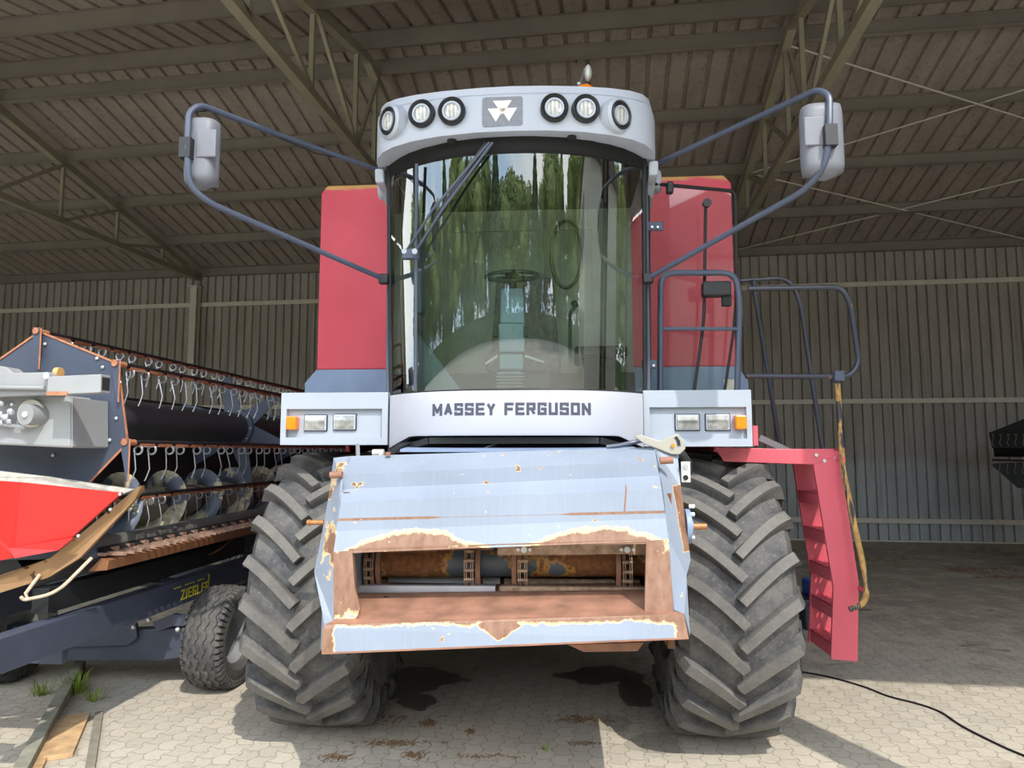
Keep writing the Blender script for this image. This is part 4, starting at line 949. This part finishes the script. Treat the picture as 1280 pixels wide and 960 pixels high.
# arm with drive and box
M_hgrey = plain('header_arm_grey', srgb(150, 152, 154), .5, var=.05)
def hq(pts, yl, d, name, mat, **kw): return MB().prism([Q(x, y, yl) for x, y in pts], (0, d, 0)).build(name, mat, hd, **kw)
hq([(-90, 494), (80, 494), (88, 500), (88, 560), (-90, 552)], -.32, .22, 'drive_box', M_hgrey, bevel=.012)
hq([(-90, 462), (-2, 457), (8, 459), (16, 466), (62, 465), (66, 470), (66, 493), (0, 496), (-90, 498)], -.42, .10, 'reel_arm', M_hgrey, bevel=.006)
a = Q(66, 483, -.45); b = Q(132, 480, -.45); wq = Q(66, 472, -.45).z - a.z
mb = MB(); mb.bar(a + V(0, 0, .0), b, .08, .10); mb.build('stub_tube', M_hgrey, hd, bevel=.004)
MB().box(b.x - .001, b.x + .003, -.48, -.42, b.z - .035, b.z + .035).build('tube_mouth', M_dark, hd)
MB().box(a.x, a.x + .12, -.492, -.488, a.z - .052, a.z - .032).build('rust_band', M_edge, hd)
MB().cyl(Q(-20, 484, -.44), Q(56, 485, -.44), .012, 10).build('lift_rod', M_hgrey, hd)
MB().cyl(Q(70, 466, -.36), Q(76, 466, -.36), .03, 12).build('arm_bushing', plain('brass_bush', srgb(206, 160, 104), .6), hd)
q = Q(61, 470, -.43); MB().cyl(q, q + V(0, -.02, 0), .02, 10).build('arm_bolt', M_bolt, hd)
q = Q(41, 517, -.33); g = MB().cyl(q + V(0, -.02, 0), q, .078, 28).build('pulley', plain('pulley_cream', srgb(206, 202, 190), .5), hd)
q = Q(32, 518, -.40); MB().cyl(q, q + V(.02, .09, 0), .058, 28).build('pulley_drum', M_grey, g)
MB().cyl(q + V(0, -.008, 0), q, .018, 10).build('pulley_bolt', M_bolt, g)
mb = MB()
random.seed(3)
for k_ in range(14): 
    q = Q(4 + random.uniform(-8, 14), 515 + random.uniform(-12, 14), -.37); mb.ball(q, random.uniform(.010, .022), 5)
mb.tube([Q(-10, 529, -.36), Q(22, 533, -.36), Q(32, 535, -.36)], .010, 6).build('hydraulic_block', M_steel, hd)
hq([(88, 497), (88, 560), (91, 558), (91, 497)], -.31, .3, 'box_side', M_hgrey)
# red shield, grey strip and runner
mb = MB()
def shield(pts, d0, name, mat, **kw): return MB().prism([Q(x, y, yl) for x, y, yl in pts], (0, .02, 0)).build(name, mat, hd, **kw)
sh_ = shield([(26, 603, -.30), (152, 616, -.12), (72, 687, -.22), (18, 697, -.30), (11, 685, -.30)], 0, 'end_shield', M_redbright, label='bright red end shield')
shield([(-80, 596, -.34), (26, 603, -.30), (11, 685, -.30), (18, 697, -.30), (-80, 716, -.34)], 0, 'end_shield', M_redbright)
shield([(18, 698, -.325), (72, 688, -.245), (92, 672, -.225), (11, 685, -.325)], 0, 'shield_fold', plain('red_fold', srgb(196, 40, 40), .4), label='darker folded lower edge of the shield')
M_wood = plain('weathered_strip', srgb(168, 166, 158), .85, var=.2, scale=30)
MB().prism([Q(-80, 580, -.26), Q(60, 596, -.2), Q(166, 612, -.05), Q(154, 617, -.10), Q(26, 603, -.28), Q(-80, 596, -.32)][::-1], (0, .03, 0)).build('shield_top_strip', M_wood, hd)
M_run = worn('runner_rust', srgb(150, 116, 80), .62, 7, .55, rust=srgb(90, 58, 38), stretch=(1, 1, 1))
MB().prism([Q(x, y, yl) for x, y, yl in ((177, 607, -.02), (172, 609, -.03), (64, 697, -.20), (26, 711, -.25), (-60, 740, -.30), (-60, 760, -.30), (60, 722, -.18), (100, 697, -.13), (168, 625, -.02), (178, 612, 0))], (0, .025, 0)).build('divider_runner', M_run, hd, label='brown rusty runner along the divider')
MB().tube(fillet([Q(115, 697, -.10), Q(70, 742, -.22), Q(30, 750, -.28), Q(26, 746, -.28)], .1), .010, 8).tube([Q(50, 718, -.2), Q(32, 742, -.26), Q(35, 750, -.26)], .010, 8).build('crop_lifter', plain('lifter_rust', srgb(186, 168, 144), .6, var=.25, scale=20), hd)
for x, y, yl in ((150, 618, -.14), (138, 637, -.16), (98, 670, -.22)): q = Q(x, y, yl - .02); MB().ball(q, .010, 6).build('shield_bolt', M_bolt, hd)
# auger
ax_, az_ = Q(40, 650, 0).x, Q(40, 650, 0).z; R_a = .265
MB().cyl((ax_, .1, az_), (ax_, LEN, az_), .13, 32).build('auger_tube', worn('auger_paint', srgb(128, 124, 112), .52, 2.5, .5, rust=srgb(70, 62, 52)), hd)
rows = []; NT = 26 * 10; pitch = .56
for i in range(NT + 1):
    a = 2 * PI * i / 26; yy = .12 + pitch * a / (2 * PI)
    rows.append([(ax_ + rr * math.cos(a), yy, az_ + rr * math.sin(a)) for rr in (.125, R_a)])
mb = MB(); mb.grid(rows, True); mb.build('auger_flight', worn('flight_paint', srgb(104, 112, 128), .50, 4, .45, rust=srgb(216, 206, 176)), hd, solid=.006, sharp=180)
# trough: profile across, swept along
kx, kz = Q(128, 694, 0).x, Q(128, 694, 0).z
prof = [(kx - .02, kz + .01), (kx - .10, kz + .055), (kx - .17, kz + .05), (ax_ + .10, az_ - R_a - .02), (ax_ - .08, az_ - R_a - .03), (ax_ - R_a - .02, az_ - .05), (ax_ - R_a - .05, az_ + .25), (ax_ - R_a - .05, az_ + .55), (ax_ - R_a - .13, az_ + .58), (ax_ - R_a - .13, az_ - .3), (ax_, az_ - R_a - .14), (kx - .04, kz - .03)]
MB().prism([(x, .05, z) for x, z in prof], (0, LEN, 0)).build('trough', M_black, hd, label='black trough below the auger')
MB().cyl((kx - .13, .03, kz + .03), (kx - .13, LEN, kz + .03), .062, 24).build('front_tube', plain('front_tube_grey', srgb(92, 92, 88), .5, var=.3, scale=8), hd)
mb = MB(); random.seed(5)
for k_ in range(72):
    yy = .06 + k_ * .0762; mb.prism([(kx - .05, yy, kz - .01), (kx + .10, yy + .016, kz - .012), (kx - .05, yy + .035, kz - .01)], (0, 0, .022))
    if k_ % 2: mb.box(kx - .05, kx - .02, yy, yy + .05, kz + .0, kz + .03)
mb.box(kx - .06, kx + .0, .03, LEN, kz - .01, kz + .008)
mb.build('cutter_bar', M_knife, hd, label='rusty cutter bar with knife guards')
MB().prism([(kx - .02, .02, kz - .02), (kx + .03, .02, kz - .035), (kx + .02, .02, kz - .09), (kx - .10, .02, kz - .10)], (0, LEN, 0)).build('cutter_beam', worn('beam_rust', srgb(136, 92, 62), .6, 3, .6, rust=srgb(80, 58, 44), stretch=(1, .3, 1)), hd)
MB().box(ax_ - R_a - .12, kx - .1, LEN - .02, LEN, az_ - .3, az_ + .5).build('far_side_plate', M_reel, hd)
MB().prism([V(ax_ - R_a - .1, .02, az_ - .25), V(kx - .05, .02, kz - .02), V(kx - .10, .02, kz + .25), V(ax_, .02, az_ + .45), V(ax_ - R_a - .1, .02, az_ + .5)], (0, .015, 0)).build('near_side_plate', M_reel, hd)
MB().tube(fillet([Q(304, 655, 1.9), Q(285, 680, 1.7), Q(262, 694, 1.55), Q(246, 692, 1.5)], .15), .009, 8).tube([Q(243, 688, 1.5), Q(249, 700, 1.5)], .016, 8).build('crop_lifter', M_rustd, hd)

# trailer
tr = thing('header_trailer', HF.o, HF.yaw, 'dark grey-blue header trailer with yellow decal standing under the cutting header', 'trailer')
def railx(px, py, yl): q = Q(px, py, yl); return q
mz = Q(87, 787, 0); xb = mz.x; zb_ = mz.z
bm = MB().box(xb - .05, xb + .05, -.6, 5.9, zb_ - .09, zb_ + .095).build('main_beam', M_trailer, tr, bevel=.006)
MB().box(xb - 1.05, xb - .95, -.6, 5.9, zb_ - .09, zb_ + .095).build('main_beam', M_trailer, tr, bevel=.006)
def zt_(u, v, d): return (xb + .052 + d, 1.10 + u * 1.0, zb_ + .0 - .055 + v)
lettering('ZIEGLER', .40, .075, .0125, .3, zt_, .002).build('yellow_lettering', M_yellow, bm, label='yellow lettering ZIEGLER')
mb = MB()
for k_ in range(12):
    if k_ in (3, 8): continue
    mb.box(xb + .052, xb + .054, 1.0 + k_ * .036, 1.022 + k_ * .036, zb_ + .045 , zb_ + .052)
mb.box(xb + .052, xb + .054, 1.49, 1.50, zb_ - .055, zb_ + .07); mb.build('yellow_line', M_yellow, bm)
# support rail below the header + posts
p0 = Q(205, 690, 1.0); sx = kx - .22
mb = MB(); mb.prism([(sx - .05, -.2, kz - .16), (sx + .05, -.2, kz - .16), (sx + .05, -.2, kz - .30), (sx - .05, -.2, kz - .30)], (0, 2.4, 0)).build('support_rail', M_black, tr, bevel=.004)
for yy in (1.0, 4.3):
    MB().box(sx - .03, sx + .03, yy - .03, yy + .03, zb_ + .09, kz - .28).build('support_post', M_trailer, tr)
    MB().box(sx - .07, sx + .07, yy - .1, yy + .1, zb_ + .085, zb_ + .11).build('post_foot', M_trailer, tr)
    MB().box(xb - 1.03, sx, yy - .04, yy + .04, zb_ + .07, zb_ + .15).build('cross_member', M_trailer, tr)
MB().box(xb - 1.05, xb - .1, -.55, -.45, zb_ - .08, zb_ + .05).build('cross_member', M_trailer, tr)
MB().box(xb - .9, xb - .05, 1.9, 2.0, zb_ - .06, zb_ + .06).build('cross_member', M_trailer, tr)
MB().box(sx - .02, sx + .02, 3.6, 3.66, kz - .5, kz - .35).build('red_reflector', plain('reflector_red', srgb(150, 20, 30), .4), tr)
# axle and wheels
wy_ = 1.24; wx = HF.P(279, 800, wy_).x
MB().prism([Q(60, 792, wy_ - .06), Q(250, 784, wy_ - .06), Q(250, 818, wy_ - .06), Q(200, 826, wy_ - .06), Q(90, 826, wy_ - .06), Q(50, 815, wy_ - .06)][::-1], (0, .12, 0)).build('axle_beam', M_trailer, tr, bevel=.006)
MB().box(wx - 1.9, wx - 1.2, wy_ - .06, wy_ + .06, .26, .42).build('axle_beam', M_trailer, tr, bevel=.006)
MB().prism([Q(190, 778, wy_ - .10), Q(215, 768, wy_ - .10), Q(242, 770, wy_ - .10), Q(242, 783, wy_ - .10), Q(215, 783, wy_ - .10), Q(196, 790, wy_ - .10)][::-1], (0, .05, 0)).build('axle_bracket', M_trailer, tr, bevel=.004)
MB().prism([Q(20, 797, wy_ - .09), Q(170, 779, wy_ - .09), Q(171, 798, wy_ - .09), Q(160, 807, wy_ - .09), Q(20, 812, wy_ - .09)][::-1], (0, .03, 0)).build('turntable_plate', M_trailer, tr, bevel=.004)
for x, y in ((167, 784), (186, 775), (43, 788), (238, 769), (222, 787)): q = Q(x, y, wy_ - .11); MB().ball(q, .018, 6).build('frame_bolt', M_bolt, tr)
MB().box(xb - .9, xb - .0, -.05, .0, .52, .66).build('drawbar_plate', M_trailer, tr, bevel=.004)
MB().bar((xb - .5, -.6, zb_ - .02), (xb - .5, -2.2, .45), .09, .09).build('drawbar', M_trailer, tr)
def small_tyre(cx, yy, par):
    r = bpy.data.objects.new('trailer_wheel', None); C.objects.link(r); r.parent = par; r.location = (cx, yy, .365); R, hw, rim = .36, .145, .19
    mb = MB(); mb.lathe([(-hw * .7, rim), (-hw * 1.0, rim + .05), (-hw * 1.02, R - .07), (-hw * .85, R - .012), (-hw * .5, R), (hw * .5, R), (hw * .85, R - .012), (hw * 1.02, R - .07), (hw, rim + .05), (hw * .7, rim)], (0, 0, 0), (1, 0, 0), 60)
    mb.build('tyre', M_tyre, r)
    mb = MB(); n = 96     # zigzag tread ribs and shoulder blocks
    for c0, wd in ((-.085, .030), (-.030, .030), (.030, .030), (.085, .030)):
        ring = []
        for i in range(n):
            a = 2 * PI * i / n; z_ = .009 * (1 if i % 4 < 2 else -1); rr = R + .014 - (.008 if abs(c0) > .05 else 0)
            ring.append([(c0 + z_ + dx, -(rr + dh) * math.sin(a), (rr + dh) * math.cos(a)) for dx, dh in ((-wd / 2 - .003, -.016), (-wd / 2, 0), (wd / 2, 0), (wd / 2 + .003, -.016))])
        mb.grid(ring + [ring[0]])
    for sg in (-1, 1):
        for i in range(48):
            a0 = 2 * PI * i / 48; a1 = a0 + 2 * PI / 48 * .6
            pts = [(sg * (hw * x_), -(r_) * math.sin(a), r_ * math.cos(a)) for a in (a0, a1) for x_, r_ in ((.80, R + .004), (1.0, R - .01), (1.06, R - .055), (.8, R - .05))]
            mb.add(pts, [(0, 1, 2, 3), (7, 6, 5, 4), (0, 4, 5, 1), (1, 5, 6, 2), (2, 6, 7, 3)])
    mb.build('tread', M_tyre, r)
    m2 = MB(); m2.lathe([(-hw * .7, rim + .005), (-hw * .4, rim - .05), (hw * .2, rim - .06), (hw * .3, .06), (hw * .3, 0)], (0, 0, 0), (1, 0, 0), 32); m2.lathe([(hw * .7, rim + .005), (hw * .3, rim - .05), (hw * .2, 0)], (0, 0, 0), (1, 0, 0), 32); m2.build('rim', M_grey, r)
for cx in (wx, wx - 1.75): small_tyre(cx, wy_, tr)
for cx in (wx - .1, wx - 1.65): small_tyre(cx, 5.0, tr)
MB().box(wx - 1.6, wx - .2, 4.94, 5.06, .28, .44).build('axle_beam', M_trailer, tr)

# ---------------------------------------------------------------- second header far right, in the dark corner
GF = Frame(7.6, 10.4, rad(-40)); G = GF.P
fr_ = thing('parked_header', GF.o, GF.yaw, 'dark parked header reel with tines in the shadow at the far right edge', 'combine header')
tops = [(1237, 540), (1290, 522), (1237, 583), (1262, 608)]
mb = MB().prism([G(1236, 541, 0), G(1284, 522, 0), G(1330, 522, 0), G(1330, 560, 0), G(1240, 560, 0)], (0, .9, 0)).build('reel_plate', M_blackm, fr_)
MB().cyl(G(1243, 562, .4), G(1330, 562, .4), .11, 16).build('reel_tube', M_blackm, fr_)
MB().prism([G(1238, 580, 0), G(1272, 610, 0), G(1340, 614, 0), G(1340, 575, 0)], (0, .9, 0)).build('header_trough', M_dark, fr_)
MB().box(G(1300, 600, 0).x, G(1340, 600, 0).x, 0, 1.0, 0, 1.3).build('stand', M_blackm, fr_)
t0 = None
for (xa, ya, xb_, yb_) in ((1241, 541, 1330, 541), (1240, 575, 1330, 577)):
    A_, B_ = G(xa, ya, -.03), G(xb_, yb_, -.03)
    bb = MB().cyl(A_, B_, .015, 8).build('reel_bar', M_blackm, fr_)
    for k_ in range(9):
        c0 = lerp(A_, B_, k_ / 9)
        if t0 is None:
            t0 = MB().tube([(0, 0, 0), (.022, 0, -.02), (0, 0, -.04), (-.02, 0, -.02), (0, 0, 0), (.0, 0, -.09), (-.02, 0, -.15), (-.0, 0, -.20)], .004, 5).build('tine', plain('dull_tine', srgb(120, 110, 96), .6), fr_); o = t0
        else: o = t0.copy(); C.objects.link(o)
        o.parent = fr_; o.location = c0

# ---------------------------------------------------------------- things on the ground
def at(px, py, Y):
    a = (px - 640) / F; u = (480 - py) / F; k = Y / (CT - u * ST); return Vector((a * k, Y, H + (ST + u * CT) * k))
def gnd(px, py):
    a = (px - 640) / F; u = (480 - py) / F; z = ST + u * CT; k = -H / z; return Vector((a * k, (CT - u * ST) * k, 0))
pts = [gnd(x, y) for x, y in ((900, 838), (960, 838), (1006, 841), (1045, 849), (1085, 861), (1110, 872), (1145, 880), (1175, 890), (1200, 908), (1225, 921), (1260, 938), (1285, 948), (1340, 975))]
pts = [p + Vector((0, 0, .007)) for p in pts]
o = MB().tube(fillet(pts, .2, 4), .007, 8).build('extension_cable', M_cable); tag(o, 'thin black cable snaking over the paving beside the right front wheel', 'cable')
M_plank = plain('sawn_plank', srgb(190, 156, 116), .85, var=.25, scale=14)
M_plankg = plain('grey_plank', srgb(128, 122, 108), .9, var=.2, scale=14)
def plank(a, b, wd, th, mat, lab, z=0, nm='plank'):
    A, B = gnd(*a), gnd(*b); A.z = B.z = z + th / 2 + .001; o = MB().bar(A, B, wd, th).build(nm, mat, bevel=.003); tag(o, lab, 'plank' if nm == 'plank' else 'beam', 'boards on the ground'); return o
plank((20, 985), (100, 836), .075, .075, plain('squared_timber', srgb(136, 134, 120), .9, var=.25, scale=10), 'long grey squared timber lying on the paving under the trailer, mossy at its far end', nm='timber_beam')
plank((33, 975), (66, 905), .12, .024, M_plank, 'pale broken plank lying against the grey squared timber')
plank((72, 950), (96, 898), .15, .028, M_plank, 'short pale plank right of the broken plank')
plank((112, 965), (124, 893), .05, .02, M_plankg, 'thin grey batten beside the short pale plank')
# weeds growing from the joints
def weed(px, py, n, lab, s_=1):
    c0 = gnd(px, py); mb = MB(); random.seed(int(px))
    for i in range(n):
        a = random.uniform(0, 2 * PI); r0 = random.uniform(0, .05) * s_; h_ = random.uniform(.02, .10) * s_; l = random.uniform(.02, .07) * s_
        b0 = Vector((r0 * math.cos(a), r0 * math.sin(a), 0)); t = b0 + Vector((l * math.cos(a), l * math.sin(a), h_)); m_ = (b0 + t) / 2 + Vector((0, 0, h_ * .3)); sd_ = Vector((-math.sin(a), math.cos(a), 0)) * .003
        mb.add([b0 - sd_, b0 + sd_, m_ + sd_, m_ - sd_, t], [(0, 1, 2, 3), (3, 2, 4)])
    o = mb.build('weed', M_grass, solid=.0008); o.location = c0; tag(o, lab, 'weed', 'weeds in the paving'); o['kind'] = 'thing'
weed(52, 868, 40, 'low yellowish weed left of the squared timber', 1.2); weed(96, 866, 60, 'tallest green weed tuft right of the squared timber', 1.6)
weed(118, 876, 36, 'small bright green weed farthest right of the timber'); weed(682, 938, 8, 'tiny weed alone in the paving before the combine', .5)
# loose straw and chaff on the paving
mb = MB(); random.seed(11)
for (px, py, rx_, ry_, n) in ((487, 898, .30, .08, 40), (536, 905, .05, .05, 90), (587, 915, .03, .04, 30), (490, 930, .22, .06, 110), (520, 945, .08, .05, 60), (420, 948, .10, .06, 50), (725, 900, .18, .08, 120), (728, 930, .12, .03, 40), (440, 905, .4, .06, 60), (1215, 712, .6, .35, 380), (1260, 722, .5, .2, 200), (60, 700, .1, .1, 1), (1120, 700, .9, .4, 160), (600, 946, .25, .03, 30)):
    c0 = gnd(px, py)
    for i in range(n):
        x = c0.x + random.gauss(0, .45) * rx_; y_ = c0.y + random.gauss(0, .45) * ry_; a = random.uniform(0, PI); L = random.uniform(.006, .022) * (1.8 if py < 800 else 1)
        mb.bar((x - L * math.cos(a), y_ - L * math.sin(a), .003), (x + L * math.cos(a), y_ + L * math.sin(a), .005 + random.random() * .006), .003, .002)
o = mb.build('straw', M_straw); tag(o, 'loose brown straw and chaff scattered on the paving', 'straw'); o['kind'] = 'stuff'
# canister and tub behind the ladder
q = gnd(1012, 800); q.y += .55; q.x = (1016 - 640) / F * (q.y + .0)
ct = thing('plastic_canister', (q.x, q.y, 0), 0, 'blue canister with a red lid standing behind the ladder on a dark crate', 'canister')
ct.location.z = .30
MB().box(-.14, .14, -.12, .12, 0, .16).build('body', plain('canister_blue', srgb(30, 96, 200), .4), ct, bevel=.02); MB().cyl((0, 0, .16), (0, 0, .20), .07).build('lid', plain('lid_red', srgb(200, 50, 30), .4), ct)
kr = thing('crate', (q.x, q.y, 0), 0, 'dark blue-black crate on the paving behind the ladder under the canister', 'crate')
MB().box(-.24, .24, -.2, .2, .0, .295).build('crate_body', plain('crate_dark', srgb(36, 46, 66), .5), kr, bevel=.015); MB().box(-.26, .26, -.22, .22, .25, .298).build('crate_rim', plain('crate_dark', srgb(36, 46, 66), .5), kr, bevel=.008)

# ---------------------------------------------------------------- the yard the windscreen mirrors: trees and a low building
def leafmat(nm, a, b):
    k = MT(nm); k.base(k.mix(k.step(k.noise(3, 4), .3, .7), a, b)); k.rough(.7); return k.m
LM = [leafmat('leaves_a', srgb(116, 134, 70), srgb(164, 172, 104)), leafmat('leaves_b', srgb(80, 100, 66), srgb(118, 132, 86))]
def tree(kind, seed):
    random.seed(seed); r = thing('tree', (0, 0, 0), 0, ['broad leafy tree beyond the yard, mirrored in the windscreen', 'dark conifer beyond the yard, mirrored in the windscreen'][kind], 'tree', ['leafy trees across the yard', 'conifers across the yard'][kind])
    MB().tube([(0, 0, 0), (.1, 0, 3), (0, .1, 6)], [.25, .2, .12], 8).build('trunk', M_rustd, r)
    vs_, fs_ = [], []; blobs = []
    if kind == 0:
        for i in range(16): a = random.uniform(0, 2 * PI); rr = random.uniform(.3, 2.3); blobs.append((rr * math.cos(a), rr * math.sin(a), random.uniform(2.2, 8.6 - rr * .8), random.uniform(.9, 1.6)))
    else:
        for i in range(14): z = 1.5 + i * .68; blobs.append((0, 0, z, (10.6 - z) * .26))
    for (bx, by, bz, br) in blobs:
        for i in range(230):
            d = Vector((random.gauss(0, 1), random.gauss(0, 1), random.gauss(0, 1) * (1 if kind == 0 else .5))).normalized() * br * random.uniform(.75, 1.05); c0 = Vector((bx, by, bz)) + d
            u = Vector((random.gauss(0, 1), random.gauss(0, 1), random.gauss(0, 1))).normalized(); v = u.orthogonal().normalized(); s_ = random.uniform(.10, .22)
            o = len(vs_); vs_ += [c0 + u * s_, c0 + v * s_ * .6, c0 - u * s_, c0 - v * s_ * .6]; fs_.append((o, o + 1, o + 2, o + 3))
        mbk = MB().ball((bx, by, bz), br * .8, 6); o = len(vs_); vs_ += [Vector(v) for v in mbk.v]; fs_ += [tuple(i + o for i in f) for f in mbk.f]
    mb = MB(); mb.add(vs_, fs_); mb.build('foliage', LM[kind], r); return r
tk = [tree(0, 1), tree(1, 2)]
random.seed(9); used = [False, False]; n = 26
for i in range(n):
    a = rad(-172 + 164 * i / (n - 1)); rr = random.uniform(33, 40); k_ = 1 if i % 3 == 1 else 0; s_ = random.uniform(1.15, 1.6)
    o = tk[k_] if not used[k_] else copy_tree(tk[k_]); used[k_] = True
    o.location = (rr * math.cos(a), rr * math.sin(a), 0); o.scale = (s_ * 1.15, s_ * 1.15, s_); o.rotation_euler.z = random.uniform(0, 6)
random.seed(21); mb = MB()
for i in range(9000):
    a = rad(random.uniform(-176, -4)); rr = random.uniform(31, 32.4); c0 = Vector((rr * math.cos(a), rr * math.sin(a), random.uniform(0, 2.6))); u = Vector((random.gauss(0, 1), random.gauss(0, 1), random.gauss(0, 1))).normalized(); v = u.orthogonal().normalized(); s_ = random.uniform(.12, .3)
    mb.add([c0 + u * s_, c0 + v * s_ * .6, c0 - u * s_, c0 - v * s_ * .6], [(0, 1, 2, 3)])
for j in range(40):
    a0, a1 = rad(-176 + 172 * j / 40), rad(-176 + 172 * (j + 1) / 40); mb.prism([(31.4 * math.cos(a), 31.4 * math.sin(a), 0) for a in (a0, a1)] + [(32.2 * math.cos(a), 32.2 * math.sin(a), 0) for a in (a1, a0)], (0, 0, 1.4))
tag(mb.build('hedge', LM[1]), 'long dense green hedge around the yard, mirrored in the windscreen', 'hedge')
# low pale building
bl = thing('building', (13.5, -9.5, 0), rad(-60), 'pale two-storey building beside the yard, mirrored in the windscreen', 'building')
MB().box(-7, 7, -3, 3, 0, 6).build('wall', plain('render_cream', srgb(206, 200, 184), .8), bl)
MB().prism([(-7.3, -3.3, 6), (-7.3, 3.3, 6), (-7.3, 0, 7.6)], (14.6, 0, 0)).build('roof', plain('roof_tile_grey', srgb(96, 86, 80), .8), bl)
for z in (1.2, 4.0):
    for i in range(6):
        for yy in (-3.02, 3.0): f = MB().box(-6 + i * 2.1, -4.8 + i * 2.1, yy, yy + .02, z, z + 1.3).build('window', M_dark, bl)
